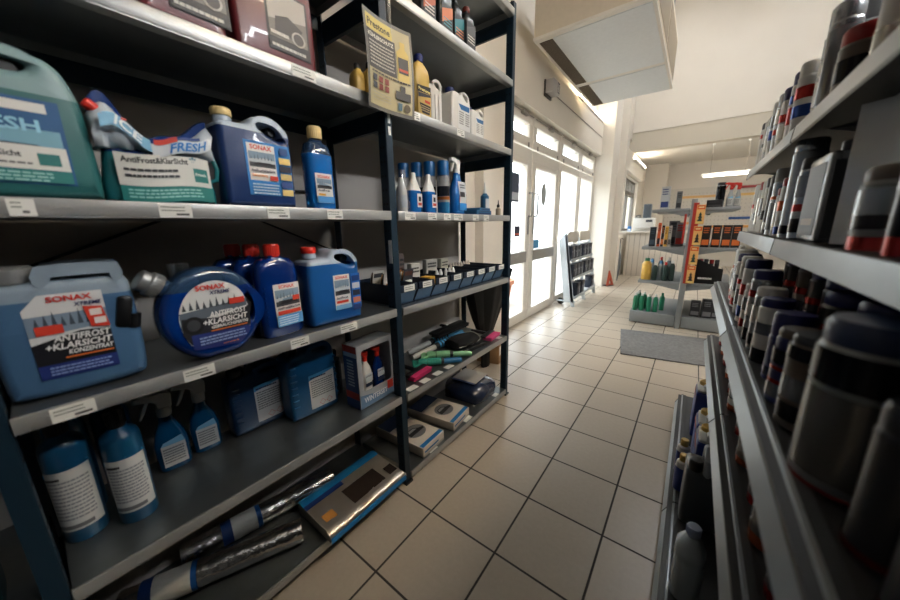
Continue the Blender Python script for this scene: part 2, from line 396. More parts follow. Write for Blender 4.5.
def board(y0, y1, z, tagsp=()):
    mb = MB(); d = XF-XBK; xc = (XF+XBK)/2
    mb.box((xc, (y0+y1)/2, z-.001), (d-.004, y1-y0, .002), STEEL)
    mb.box((XF+.003, (y0+y1)/2, z-.0145), (.006, y1-y0, .031), LIP, .0022)
    mb.box((XF-.011, (y0+y1)/2, z-.031), (.03, y1-y0, .002), LIP)
    mb.box((XBK+.001, (y0+y1)/2, z-.015), (.002, y1-y0, .03), LIP)
    for yy in (y0+.001, y1-.001): mb.box((xc, yy, z-.015), (d, .002, .03), LIP)
    o = rp(mb, 'shelf_board')
    if tagsp:
        for (a, c) in tagsp:
            t = Label(mp=lambda x, zz, off: (XF+.0062+off, x, zz))
            t.rect(a, z-.031, c, z-.002, PAPER); t.lines(a+.004, c-.012, z-.010, 2, .007, (70, 90, 70), .002, int(a*1e4) % 99); t.lines(a+.5*(c-a), c-.004, z-.026, 1, .007, (50, 50, 50), .004, 3)
            q = t.build('price_tag', o); q.matrix_parent_inverse = Matrix.Translation((1.1, -.9, 0)).inverted() @ Matrix.Translation((1.1, -.9, 0))
    return o
YL0, YL1, YR0, YR1 = -.069, .868, .904, 1.854
ZE, ZD, ZC, ZB, ZA, ZT = .066, .45, .842, 1.223, 1.602, 1.965
TB = [(0., .03), (.194, .252), (.417, .477), (.596, .652)]; TBR = [(.938, 1.0), (1.077, 1.137), (1.188, 1.241), (1.265, 1.34), (1.43, 1.488), (1.539, 1.593)]
TC = [(-.025, .033), (.175, .238), (.431, .489), (.603, .67)]
for z, t in ((ZE, ()), (ZD, ()), (ZC, TC), (ZB, TB), (ZA, ((.533, .603),)), (2.0, ())): board(YL0, YL1, z, t)
ZER, ZDR, ZCR = .048, .442, .838
for z, t in ((ZER, ()), (ZDR, ()), (ZCR, ()), (ZB, TBR), (ZA, ((1.0, 1.05), (1.3, 1.36))), (ZT, ()), (2.31, ())): board(YR0, YR1, z, t)
for z in (ZE, ZD, ZC): board(-1.05, -.105, z)
def beam(y, z):   # dark blue side rail under a shelf end, front post to back post
    mb = MB(); mb.box(((XF+XBK)/2, y, z-.052), (XF-XBK-.02, .004, .075), POST); mb.box(((XF+XBK)/2, y+.006, z-.088), (XF-XBK-.02, .014, .003), POST); rp(mb, 'side_rail')
for y in (-.086, .8765, 1.868):
    for z in (ZD, ZC, ZB, ZA, ZT, 2.31): 
        if not (y > 1 and z in (ZD, ZC, ZB)) and not (.5 < y < 1 and z in (ZD, ZC, ZB)): beam(y, z)
b = MB(); b.box((XBK+.004, .4, ZA-.05), (.004, .93, .05), POST); rp(b, 'back_rail')
b = MB(); b.box((XBK+.004, .4, 1.945), (.004, .93, .05), POST); rp(b, 'back_rail')
for p0, p1 in (((-.06, 1.056), (.4, 1.25)), ((.42, 1.258), (.86, 1.064)), ((.3, 1.3), (.86, 1.32))):
    b = MB(); b.tube([(XBK-.022, p0[0], p0[1]), (XBK-.022, p1[0], p1[1])], .004, BLACK, 6); rp(b, 'cross_brace')
for (a, c), in [((.93, .99),), ((1.025, 1.077),), ((1.12, 1.175),), ((1.215, 1.268),), ((1.765, 1.81),)]:
    b = MB(); b.box((-.955, (a+c)/2, ZDR+.0012), (.034, c-a, .0016), PAPER); rp(b, 'shelf_tag')
for (a, c) in ((1.05, 1.11), (1.37, 1.44), (1.72, 1.77)):
    b = MB(); b.box((-.95, (a+c)/2, ZER+.0012), (.03, c-a, .0016), PAPER); rp(b, 'shelf_tag')

# ------------------------------------------------------------------ jugs and bottles (front = local -Y, turned to face the aisle)
def jug_outline(w, h):
    P = [(.03, 0), (.97, 0), (1, .03), (1, .74), (.97, .82), (.86, .935), (.74, .975), (.56, .985), (.47, .965), (.41, .9), (.36, .875), (.05, .875), (0, .81), (0, .03)]
    return chaikin([((u-.5)*w, v*h) for u, v in P], 2)
def jug_hole(w, h):
    P = [(.54, .915), (.62, .935), (.74, .925), (.85, .86), (.9, .79), (.86, .755), (.76, .77), (.62, .82), (.52, .87)]
    return chaikin([((u-.5)*w, v*h) for u, v in P], 2)
def handle_jug(label, w, d, h, mat, top, cap, loc, rz, lab, spout=True, level=.79):
    e = empty('handle_jug', loc, rz, label, 'jug')
    mb = MB(); mb.slab(jug_outline(w, h*.975), d, mat, .014, [jug_hole(w, h*.975)], level=h*level, m2=top)
    # recessed panel edge on the front
    body = mb.build('body', e)
    m2 = MB(); m2.lathe([(.11*w, .86*h), (.115*w, .9*h), (.1*w, .925*h)], top, (-.31*w, 0, 0)); m2.build('neck', e)
    m3 = MB(); n = 28; prof = [(.118*w, .925*h), (.124*w, .932*h), (.124*w, .985*h), (.11*w, h)]
    m3.lathe(prof, cap, (-.31*w, 0, 0), 28); m3.build('cap', e)
    if spout:
        m4 = MB(); m4.cyl((0, 0, 0), .075*w, d*.5, BLACK, 20, Matrix.Translation((.27*w, -d*.3, .84*h)) @ Matrix.Rotation(-pi/2, 4, 'X'), .004); m4.build('pour_spout', e)
    L = Label(-d/2); lab(L); L.build('printed_label', e)
    return e
def winter_photo(L, x0, z0, x1, z1):
    w, h = x1-x0, z1-z0
    L.rect(x0, z0, x1, z1, (128, 150, 168)); L.rect(x0, z0+.0*h, x1, z0+.35*h, (60, 62, 66))
    L.poly([(x0, z0+.3*h), (x1, z0+.3*h), (x1, z0+.5*h), (x0+.6*w, z0+.62*h), (x0, z0+.5*h)], (190, 196, 200))
    L.poly([(x0+.1*w, z0+.12*h), (x1-.05*w, z0+.12*h), (x1-.2*w, z0+.32*h), (x0+.3*w, z0+.32*h)], (28, 28, 32))
    L.k += 1
    for k in range(7): L.poly([(x0+w*(.05+.13*k), z0+.5*h), (x0+w*(.05+.13*k)+.05*w, z0+.5*h), (x0+w*(.05+.13*k)+.03*w, z0+(.72+.12*(k % 3))*h)], (86, 100, 112), step=False)
def lab_yellowcap(L):
    x0, z0, x1, z1 = -.038, .03, .083, .166
    L.rect(x0, z0, x1, z1, (30, 120, 190)); L.rect(x0+.006, z0+.038, x0+.078, z1-.006, (226, 224, 218))
    L.txt('SONAX', x0+.042, z1-.02, .011, (206, 44, 34), 'c'); winter_photo(L, x0+.008, z0+.072, x0+.076, z1-.026)
    L.txt('AntiFrost&KlarSicht', x0+.01, z0+.06, .0065, (24, 28, 60), w=.062); L.txt('Gebrauchsfertig', x0+.01, z0+.048, .0065, (216, 130, 40), w=.04)
    L.rect(x0+.056, z0+.04, x0+.078, z0+.052, (206, 60, 44)); L.lines(x0+.008, x0+.078, z0+.026, 4, .0075, (180, 210, 230), seed=2)
    for k, c in enumerate(((222, 196, 120), (40, 44, 60), (196, 176, 110), (40, 70, 130), (214, 190, 120))):
        L.rect(x0+.086, z1-.05-k*.021, x1-.003, z1-.033-k*.021, c, step=False)
    L.rect(x0+.09, z1-.026, x1-.008, z1-.008, (26, 70, 130))
handle_jug('deep blue five litre jug with cream cap, light blue label, beside the crumpled pouch', .186, .1, .24, NAVYJ, CLEARJ, CREAMCAP, (-1.003, .428, ZB+.001), 90+3, lab_yellowcap)
def lab_redcap(L):
    x0, z0, x1, z1 = -.012, .045, .09, .165
    L.rect(x0, z0, x0+.062, z1, (224, 222, 216)); L.txt('SONAX', x0+.031, z1-.014, .0095, (206, 44, 34), 'c'); winter_photo(L, x0+.003, z0+.05, x0+.059, z1-.018)
    L.txt('AntiFrost', x0+.004, z0+.036, .008, (24, 28, 60)); L.rect(x0+.004, z0+.022, x0+.05, z0+.031, (214, 70, 50)); L.rect(x0, z0, x0+.062, z0+.016, (120, 170, 210))
    L.rect(x0+.066, z0-.005, x1, z1, (34, 100, 180)); L.k += 1
    for k, c in enumerate(((26, 60, 120), (190, 190, 196), (40, 44, 60), (200, 120, 90), (40, 60, 110))): L.rect(x0+.069, z1-.028-k*.026, x1-.003, z1-.008-k*.026, c, step=False)
handle_jug('mid blue jug with red cap and white handle standing next to the red capped bottles', .192, .105, .262, BLUEJ, CLEARJ, REDCAP, (-1.01, .628, ZC+.001), 90-2, lab_redcap, level=.78)
# teal jug
e = empty('handle_jug', (-1.01, .0, ZB+.001), 92, 'large teal jug at the near end of the shelf, beside the crumpled pouch', 'jug')
w, h, d = .25, .247, .11
mb = MB(); mb.slab(chaikin([((u-.5)*w, v*h) for u, v in [(.03, 0), (.97, 0), (1, .03), (.985, .66), (.955, .8), (.91, .93), (.8, 1), (.25, 1), (.1, .95), (.02, .75), (0, .03)]], 2), d, TEALJ, .016,
    [chaikin([((u-.5)*w, v*h) for u, v in [(.3, .94), (.7, .94), (.76, .91), (.74, .87), (.66, .85), (.4, .85), (.3, .88)]], 2)], level=h*.72, m2=TEALT); mb.build('body', e)
mb = MB(); mb.cyl((0, 0, 0), .018, .07, BLACK, 20, Matrix.Translation((.04, -.04, .214)) @ Matrix.Rotation(-pi/2, 4, 'X'), .004); mb.build('pour_spout', e)
mb = MB(); mb.lathe([(.03, .2), (.03, .235), (.026, .243)], BLACK, (-.1, 0, 0)); mb.build('cap', e)
L = Label(-d/2); L.rect(-.085, .025, .088, .168, (30, 86, 136)); L.poly([(-.082, .06), (.082, .06), (.082, .118), (-.082, .118)], (120, 170, 190))
L.rect(-.082, .146, .072, .162, (222, 222, 218)); L.txt('SONAX', -.06, .1485, .0115, (206, 60, 44)); L.txt('ICEFRESH', -.078, .114, .019, (150, 206, 226), w=.138); L.poly([(-.082, .094), (.05, .092), (.07, .086), (-.082, .086)], (20, 30, 50))
L.rect(-.082, .05, .084, .09, (220, 220, 214)); L.txt('AntiFrost&KlarSicht', -.075, .07, .009, (30, 34, 40), w=.105); L.rect(.048, .058, .074, .078, (36, 112, 110)); L.lines(-.075, .04, .058, 1, .006, (90, 90, 90), seed=4)
L.rect(-.082, .028, .084, .049, (36, 118, 116)); L.lines(-.078, .06, .042, 3, .006, (150, 200, 196), seed=6); L.build('printed_label', e)
# the crumpled pouch
e = empty('refill_pouch', (-1.0, .226, ZB+.001), 92, 'crumpled soft refill pouch with red spout lying between teal jug and blue jug', 'pouch')
BAG = M('pouch_white_blue', (196, 206, 214), .22, coat=.5, var=.08, bump=.35, scale=28); BAGT = M('pouch_teal', (40, 124, 130), .25, coat=.5, var=.2, bump=.4, scale=24); BAGB = M('pouch_dark_blue', (24, 52, 110), .25, coat=.5, var=.2, bump=.4, scale=30)
rd = random.Random(3)
def bagrow(z, hw, hd, cx=0, cy=0, tilt=0, n=28):
    pts = []
    for k in range(n):
        a = 2*pi*k/n; c, s_ = cos(a), sin(a)
        x = hw*math.copysign(abs(c)**.55, c); y = hd*math.copysign(abs(s_)**.8, s_)
        pts.append((cx+x, cy+y+rd.uniform(-.004, .004), z+tilt*x/hw+rd.uniform(-.003, .003)))
    return pts
mb = MB(); rows = [bagrow(.0, .088, .03), bagrow(.006, .1, .045), bagrow(.035, .1, .05), bagrow(.07, .094, .047), bagrow(.1, .09, .038), bagrow(.115, .09, .03)]
mb.grid(rows, BAGT, True, True, True, mf=lambda a: (BAGT, BAGT, BAGT, BAGT, BAGB)[a]); mb.build('body', e, 60)
def ph(x): # folded top profile
    return .152+.03*cos((x+.08)*36)+.014*sin(x*66)
mb = MB(); n = 26; rows = []
for k in range(n+1):
    x = -.1+.2*k/n; t = .012+.01*sin(k*.9)
    zt = ph(x); zb = .105
    rows.append([(x, -.034-.006*sin(k*1.3), zb), (x-.004, -.046-.006*cos(k*1.1), (zb*2+zt)/3), (x+.003, -.04-t*.3, (zb+2*zt)/3), (x, -.016, zt), (x, .002+t, zt-.006), (x, .03, (zb+zt)/2), (x, .03, zb)])
mb.grid(rows, BAG, True, True, True); mb.build('folded_top', e, 70)
mb = MB(); rows = []
for k in range(n+1):
    x = -.1+.2*k/n; zt = ph(x); wv = .011*(1+.7*sin(k*.62)); rows.append([(x, -.018, zt-.004), (x, -.02, zt+wv), (x, -.008, zt+wv+.003), (x, -.002, zt-.002)])
mb.grid(rows, BAGB, True, True, True); mb.build('sealed_edge', e, 70)
mb = MB(); mb.cyl((0, 0, 0), .0105, .034, REDCAP, 14, Matrix.Translation((-.074, -.02, .166)) @ Matrix.Rotation(-.9, 4, 'Y'), .003); mb.build('spout_cap', e)
mb = MB(); mb.tube([(.082, -.03, .055), (.099, -.034, .06), (.104, -.034, .085), (.098, -.032, .11), (.082, -.028, .112)], .0055, BAGT, 8); mb.build('carry_loop', e)
L = Label(mp=lambda x, z, off: (x, -.056-off+.014*(x/.09)**2+.0015*sin(x*60), z+.004*sin(x*32)))
L.rect(-.08, .036, .082, .1, (214, 214, 208)); L.txt('AntiFrost&KlarSicht', -.072, .083, .011, (26, 28, 32), w=.112); L.rect(.048, .046, .076, .076, (38, 120, 116)); L.txt('Frisch', .051, .06, .006, (220, 230, 226), w=.021)
L.lines(-.07, .02, .066, 2, .012, (60, 62, 66), .005, 5); L.k += 1; L.txt('*', .043, .078, .02, (60, 130, 150)); L.rect(-.08, .004, .082, .035, (32, 120, 116)); L.lines(-.07, .06, .026, 3, .007, (140, 200, 196), seed=8); L.build('printed_panel', e)
sh = lambda x, z, off: (x, -.058-off-.004*sin(x*55), z+.55*(ph(x)-.15))
L = Label(mp=sh); L.rect(-.092, .118, -.02, .142, (120, 176, 210)); L.rect(-.02, .112, .088, .136, (206, 214, 220)); L.poly([(-.09, .142), (-.05, .15), (-.052, .143)], (190, 60, 44)); L.rect(.0, .138, .07, .144, (30, 60, 120)); L.rect(-.015, .135, .025, .146, (190, 60, 44)); L.txt('ICE', -.072, .122, .018, (232, 240, 244), shear=.25); L.txt('FRESH', .008, .116, .017, (40, 120, 190), shear=.25, w=.07); L.build('printed_panel', e)

# tall bottles with oval bodies
def oval(w, d, z, n=28, p=.7, cx=0, cy=0):
    return [(cx+w/2*math.copysign(abs(cos(2*pi*k/n))**p, cos(2*pi*k/n)), cy+d/2*math.copysign(abs(sin(2*pi*k/n))**p, sin(2*pi*k/n)), z) for k in range(n)]
def oval_body(mb, prof, w, d, m, p=.7, mf=None): mb.grid([oval(w*a, d*max(a, .35) if q is None else d*q, z, p=p) for a, z, q in prof], m, True, True, True, mf=mf)
def cap_on(e, r, z0, z1, m, name='cap', cx=0): 
    mb = MB(); mb.lathe([(r*.96, z0), (r, z0+.004), (r, z1-.005), (r*.9, z1)], m, (cx, 0, 0), 24)
    for k in range(24):
        a = 2*pi*k/24; mb.box((cx+r*cos(a), r*sin(a), (z0+z1)/2), (.0016, .0016, (z1-z0)*.75), m)
    return mb.build(name, e)
e = empty('slim_bottle', (-.99, .62, ZB+.001), 94, 'slim clear blue bottle with cream cap standing near the middle rack post', 'bottle')
mb = MB(); oval_body(mb, [(.9, 0, None), (1, .006, None), (1, .1, None), (.97, .11, None), (1, .125, None), (1, .165, None), (.8, .195, None), (.42, .205, None), (.42, .215, None)], .094, .06, LIQB, mf=lambda a: LIQB if a < 5 else CLEARB); mb.build('body', e); cap_on(e, .021, .212, .248, CREAMCAP)
L = Label(mp=lambda x, z, off: (x, -.0305-off+.004*(abs(x-.0)/.04)**3, z)); L.x = -.02; _p = L.mp; L.mp = lambda x, z, off: _p(x*1.2-.024, z*1.08, off); L.rect(-.008, .018, .042, .1, (222, 220, 214)); L.txt('SONAX', .017, .087, .0075, (206, 44, 34), 'c'); winter_photo(L, -.005, .058, .039, .085)
L.txt('AntiFrost', -.004, .05, .006, (26, 30, 60)); L.rect(-.004, .038, .016, .044, (216, 160, 70)); L.rect(-.008, .018, .042, .036, (70, 140, 200)); L.build('printed_label', e)

def redcap_bottle(label, loc, rz):
    e = empty('oval_bottle', loc, rz, label, 'bottle', 'red capped bottles on the middle shelf')
    mb = MB(); oval_body(mb, [(.93, 0, None), (1, .008, None), (1, .185, None), (.94, .215, None), (.7, .233, None), (.3, .238, .6), (.3, .245, .6)], .13, .062, LIQ, p=.6); mb.build('body', e)
    cap_on(e, .021, .24, .278, REDCAP, cx=.0)
    L = Label(mp=lambda x, z, off: (x, -.0318-off+.004*(abs(x-.0)/.06)**4, z)); L.rect(-.03, .03, .054, .16, (218, 216, 210)); L.txt('SONAX', .012, .146, .010, (206, 44, 34), 'c'); winter_photo(L, -.027, .092, .051, .142)
    L.txt('AntiFrost&KlarSicht', -.025, .082, .0075, (24, 28, 60), w=.074); L.rect(-.025, .066, .05, .078, (206, 64, 44)); L.rect(.026, .105, .05, .12, (206, 64, 44)); L.rect(-.03, .03, .054, .064, (90, 156, 210)); L.lines(-.026, .04, .055, 4, .007, (210, 226, 236), seed=5); L.build('printed_label', e)
    m = MB()
    for k in range(9): m.box((-.052, -.0255, .04+.014*k), (.006, .006, .005), LIQ, .002); 
    m.build('grip_ribs', e); return e
redcap_bottle('front one of the red capped deep blue oval bottles, its whole label showing', (-1.012, .452, ZC+.001), 96)
redcap_bottle('middle one of the red capped deep blue bottles, half hidden by the front one', (-1.085, .425, ZC+.001), 96)
redcap_bottle('rearmost of the red capped deep blue bottles, mostly hidden by the other two', (-1.16, .4, ZC+.001), 96)

# big canister
e = empty('canister', (-1.035, .036, ZC+.001), 85, 'big steel blue canister with silver cap and SONAX label on the middle shelf', 'canister')
w, h, d = .2, .256, .12
mb = MB(); mb.slab(chaikin([((u-.5)*w, v*h) for u, v in [(.05, 0), (.93, 0), (1, .1), (1, .83), (.96, .87), (.94, .99), (.9, 1), (.45, 1), (.4, .985), (.36, .895), (.05, .89), (0, .83), (0, .05)]], 2), d, GREYJ, .018,
    [chaikin([((u-.5)*w, v*h) for u, v in [(.45, .955), (.86, .955), (.87, .925), (.84, .905), (.46, .905), (.43, .92)]], 1)], level=h*.76, m2=GREYJT); mb.build('body', e)
mb = MB(); mb.lathe([(.03, .22), (.03, .228), (.034, .23), (.034, .255), (.028, .26)], SILVER, (-.058, -.02, 0)); mb.build('cap', e)
mb = MB(); mb.box((.079, -.056, .152), (.026, .02, .07), BLACK, .008, Matrix.Translation((.079, 0, .152)) @ Matrix.Rotation(.2, 4, 'Y') @ Matrix.Translation((-.079, 0, -.152))); mb.cyl((0, 0, 0), .012, .03, BLACK, 14, Matrix.Translation((.088, -.052, .115)) @ Matrix.Rotation(.2, 4, 'Y')); mb.build('clip_on_spout', e)
L = Label(-d/2)
L.mp = lambda x, z, off: (.012+x*.93, -d/2-off, z)
P_ = [(-.07, .04), (.045, .04), (.045, .205), (-.045, .205), (-.07, .178)]
L.poly(P_, (206, 208, 208)); L.poly([(-.07, .125), (.045, .135), (.045, .168), (-.07, .165)], (120, 138, 156)); L.k += 1
for k in range(8): L.poly([(-.06+.012*k, .142), (-.052+.012*k, .142), (-.056+.012*k, .162+.006*(k % 3))], (60, 72, 84), step=False)
L.poly([(-.07, .04), (.045, .04), (.045, .125), (0, .128), (-.07, .11)], (20, 22, 28)); L.poly([(-.07, .04), (.045, .04), (.045, .068), (-.07, .068)], (28, 46, 110))
L.txt('SONAX', -.035, .19, .0105, (206, 44, 34), w=.064); L.txt('XTREME', .0, .178, .0075, (34, 40, 90), w=.04, shear=.2); L.rect(-.06, .128, -.022, .146, (206, 62, 44)); L.k += 1
L.poly([(.012, .176), (.04, .172), (.046, .128), (.018, .132)], (206, 62, 44)); L.rect(.02, .155, .038, .168, (222, 214, 210)); L.rect(.024, .137, .042, .15, (222, 214, 210), step=False)
L.txt('ANTIFROST', .042, .112, .012, (226, 226, 224), 'r', .2, w=.082); L.txt('+KLARSICHT', .042, .0965, .012, (226, 226, 224), 'r', .2, w=.096); L.txt('KONZENTRAT', .042, .0845, .0085, (226, 226, 224), 'r', .2, w=.066); L.rect(-.03, .077, .042, .08, (214, 110, 50)); L.lines(-.055, .035, .06, 3, .0065, (130, 150, 200), seed=7)
L.build('printed_label', e)
# round bottle
e = empty('round_bottle', (-.985, .268, ZC+.001), 93, 'flat round clear blue bottle with slanted silver cap and SONAX label', 'bottle')
w, h, d = .222, .226, .075
out = []
for k in range(40):
    a = 2*pi*k/40-pi/2; x = w/2*cos(a); z = h*.5+h*.53*sin(a); out.append((x, max(z, 0.0)))
cl = []
for p in out:
    if not cl or (abs(p[0]-cl[-1][0])+abs(p[1]-cl[-1][1])) > 1e-4: cl.append(p)
mb = MB(); mb.slab(cl, d, LIQ, .02, [chaikin([(.076, .076), (.094, .092), (.098, .12), (.086, .146), (.076, .15), (.081, .118)], 2)], level=.178, m2=CLEARB, steps=4); mb.build('body', e)
mt = Matrix.Translation((-.083, 0, .187)) @ Matrix.Rotation(-.95, 4, 'Y')
mb = MB(); mb.lathe([(.022, -.02), (.022, .02)], CLEARB, (0, 0, 0), 24, mt); mb.build('neck', e)
mb = MB(); mb.lathe([(.026, .01), (.028, .013), (.028, .032), (.024, .036), (.024, .05), (.02, .053)], SILVER, (0, 0, 0), 28, mt)
for k in range(28): a = 2*pi*k/28; mb.box((.028*cos(a), .028*sin(a), .022), (.0014, .0014, .016), SILVER, 0, mt)
mb.build('cap', e)
L = Label(-d/2)
L.mp = lambda x, z, off: (x*1.06, -d/2-off, z*1.09)
lab = [(-.055, .03), (.04, .022), (.068, .05), (.072, .1), (.062, .15), (.03, .178), (-.01, .184), (-.05, .165), (-.075, .12), (-.072, .07)]
L.poly(chaikin(lab, 2), (206, 208, 206)); L.poly([(-.073, .08), (-.02, .1), (.066, .112), (.069, .13), (-.072, .118)], (84, 94, 104)); L.k += 1
for k in range(9): L.poly([(-.066+.013*k, .122), (-.058+.013*k, .122), (-.062+.013*k, .138+.004*(k % 3))], (60, 66, 70), step=False)
L.poly([(-.072, .07), (-.06, .045), (.06, .04), (.07, .07), (.071, .112), (.0, .096), (-.07, .106)], (30, 32, 38)); L.poly([(-.058, .034), (-.05, .03), (.04, .022), (.066, .048), (.066, .062), (-.058, .066)], (30, 46, 110))
L.k += 1; L.poly([(-.05+.02*cos(2*pi*k/16), .088+.02*sin(2*pi*k/16)) for k in range(16)], (12, 12, 14)); L.poly([(-.05+.013*cos(2*pi*k/16), .088+.013*sin(2*pi*k/16)) for k in range(16)], (54, 56, 60))
L.txt('SONAX', -.035, .163, .011, (206, 44, 34), w=.06); L.txt('XTREME', -.01, .1515, .008, (34, 40, 90), w=.042, shear=.2); L.rect(.028, .122, .062, .136, (206, 62, 44))
L.txt('ANTIFROST', .062, .099, .0125, (228, 228, 226), 'r', .15, w=.08); L.txt('+KLARSICHT', .062, .083, .0125, (228, 228, 226), 'r', .15, w=.095); L.txt('GEBRAUCHSFERTIG', .062, .073, .0065, (228, 228, 226), 'r', .15, w=.08); L.rect(-.02, .0665, .06, .069, (214, 110, 50)); L.lines(-.045, .055, .054, 3, .007, (140, 160, 206), seed=3); L.txt('www.sonax.de', .0, .031, .004, (214, 120, 60)); L.build('printed_label', e)
e = empty('measuring_tube', (-1.13, .252, ZC+.001), 0, 'clear empty plastic tube standing behind the round bottle', 'tube')
mb = MB(); mb.lathe([(.026, 0), (.026, .233), (.023, .233), (.023, .004)], FILM, (0, 0, 0), 20); mb.build('tube_wall', e); mb = MB(); mb.lathe([(.028, 0), (.028, .006)], FILM); mb.build('foot', e)

# ---- lower shelf D, near bay
def bottle_label(L, w, z0, z1, seed=1):
    L.rect(-w, z0, w, z1, (206, 208, 206)); L.lines(-w*.85, w*.8, z1-.03, 11, (z1-z0-.05)/11, (136, 140, 146), (z1-z0)*.03, seed)
    L.poly([(-w, z1-.012), (w*.2, z1-.004), (w, z1), (w, z1+.006), (w*.1, z1+.004), (-w, z1-.004)], (60, 150, 200)); L.rect(-w*.9, z0+.006, w*.5, z0+.016, (110, 112, 116)); L.lines(-w*.85, -w*.2, z1-.02, 1, .01, (20, 24, 30), .006, seed)
def round_body_bottle(label, loc, r, h, rz=90, mat=PETROL, cap=BLACK, lab=True, name='round_shoulder_bottle', sq=.97):
    e = empty(name, loc, rz, label, 'bottle')
    mb = MB(); mb.lathe([(r*.93, 0), (r, .006), (r, h*.74), (r*.9, h*.79), (r*.45, h*.835), (r*.4, h*.85)], mat, seg=32); mb.build('body', e)
    cap_on(e, r*.48, h*.845, h, cap)
    if lab:
        L = Label(R=r); bottle_label(L, r*1.15, .035, h*.6, int(loc[1]*100) % 50); L.build('printed_label', e)
    return e
round_body_bottle('petrol blue bottle with white back label, nearest to the front rack post', (-1.105, -.028, ZD+.001), .037, .318, 80)
round_body_bottle('petrol blue bottle with dark cap beside the spray bottles, white back label', (-1.068, .06, ZD+.001), .0365, .30, 80)
round_body_bottle('unlabelled dark petrol bottle standing in shade behind the labelled petrol bottles', (-1.2, .06, ZD+.001), .037, .318, 90, lab=False)
round_body_bottle('shadowed petrol bottle deepest in the corner beside the near rack post', (-1.2, -.02, ZD+.001), .037, .32, 90, lab=False)
e = handle_jug('dark unlabelled jug beyond the near rack post at the picture edge', .19, .11, .25, M('dark_teal_plastic', (16, 44, 50), .3), M('dark_teal_top', (30, 58, 62), .3), BLACK, (-1.02, -.24, ZD+.001), 90, lambda L: L.rect(-.03, .05, .06, .13, (40, 54, 58)))
def trigger_head(e, z, m=WHITE, s=1, mirror=1):
    mb = MB(); mb.lathe([(.013*s, z), (.014*s, z+.003), (.014*s, z+.02*s), (.011*s, z+.024*s)], m, seg=16); mb.build('collar', e)
    mb = MB(); q = [(.016, .022), (.018, .05), (.012, .06), (-.03, .066), (-.048, .062), (-.05, .05), (-.02, .044), (-.012, .036), (-.012, .022)]
    mb.slab([(x*s*mirror, z+y*s) for x, y in q], .02*s, m, .004*s); mb.build('spray_head', e)
    mb = MB(); mb.slab([(x*s*mirror, z+y*s) for x, y in [(-.022, .046), (-.03, .046), (-.04, .025), (-.046, .008), (-.041, .006), (-.032, .022)]], .012*s, m, .002); mb.build('trigger', e)
def spray_bottle(label, loc, rz, w=.08, d=.05, h=.155, mat=LIQB, head=WHITE, hs=1, group=None, lab=None, mirror=1, name='spray_bottle'):
    e = empty(name, loc, rz, label, 'spray bottle', group)
    mb = MB(); oval_body(mb, [(.9, 0, None), (1, .006, None), (1, h*.5, None), (.8, h*.7, None), (.46, h*.9, .55), (.36, h, .5), (.36, h+.006, .5)], w, d, mat); mb.build('body', e); trigger_head(e, h, head, hs, mirror)
    if lab != 0:
        L = Label(mp=lambda x, z, off: (x, -d/2*(1-.12*abs(x/(w/2))**3)-.0006-off+max(0, z-h*.5)*.16, z))
        (lab or (lambda L: (L.rect(-w*.34, h*.1, w*.36, h*.5, (204, 206, 204)), L.lines(-w*.3, w*.3, h*.42, 6, h*.05, (110, 114, 120), seed=9), L.poly([(-w*.34, h*.5), (w*.36, h*.5), (w*.3, h*.62), (-w*.25, h*.56)], (120, 180, 214)))))(L); L.build('printed_label', e)
    return e
PTR = M('teal_blue_spray_liquid', (14, 84, 130), .15, trans=.2, coat=.5, var=.12)
spray_bottle('blue trigger spray bottle with white head, beside the labelled petrol bottle', (-1.215, .168, ZD+.001), 86, .082, .055, .172, PTR, hs=1.25)
spray_bottle('blue trigger spray bottle with white head, next to the ribbed dark canister', (-1.235, .258, ZD+.001), 86, .08, .055, .17, PTR, hs=1.25)
def ribbed_canister(label, loc, rz, w, d, h, mat, ribs):
    e = empty('canister', loc, rz, label, 'canister')
    out = chaikin([((u-.5)*w, v*h) for u, v in [(.04, 0), (.96, 0), (1, .04), (1, .84), (.93, .93), (.84, .985), (.5, .985), (.42, .93), (.34, .9), (.05, .88), (0, .8), (0, .04)]], 2)
    mb = MB(); mb.slab(out, d, mat, .014, [chaikin([((u-.5)*w, v*h) for u, v in [(.5, .94), (.8, .94), (.86, .89), (.82, .86), (.54, .87)]], 1)]); mb.build('body', e)
    mb = MB(); mb.lathe([(.12*w, .87*h), (.13*w, .9*h), (.13*w, .985*h), (.11*w, h)], BLACK, (-.3*w, 0, 0)); mb.build('cap', e)
    if ribs:
        mb = MB()
        for k in range(7): mb.box((-.4*w, -d/2, h*(.2+.09*k)), (.12*w, .008, .008), mat, .003); mb.box((.46*w, -d/2, h*(.2+.09*k)), (.05*w, .008, .008), mat, .003)
        mb.build('grip_ribs', e)
    L = Label(-d/2); x0, x1 = -.12*w, .42*w; L.rect(x0, .025, x1, .165, (206, 208, 208)); L.poly([(x0, .145), (x1, .165), (x1, .172), (x0, .165)], (70, 150, 200)); L.lines(x0+.006, x1-.006, .135, 8, .009, (110, 112, 116), seed=11); L.lines(x0+.006, x1-.03, .15, 1, .01, (30, 40, 80), .006, 2)
    L.k += 1; 
    for cx in (.12*w, .27*w):
        for q in range(4): a = pi/2*q; p0 = (cx+.013*cos(a), .042+.013*sin(a)); p1 = (cx+.013*cos(a+pi/2), .042+.013*sin(a+pi/2)); k_ = .86; L.poly([p0, p1, (cx+(p1[0]-cx)*k_, .042+(p1[1]-.042)*k_), (cx+(p0[0]-cx)*k_, .042+(p0[1]-.042)*k_)], (190, 60, 50), step=False)
    L.build('printed_label', e); return e
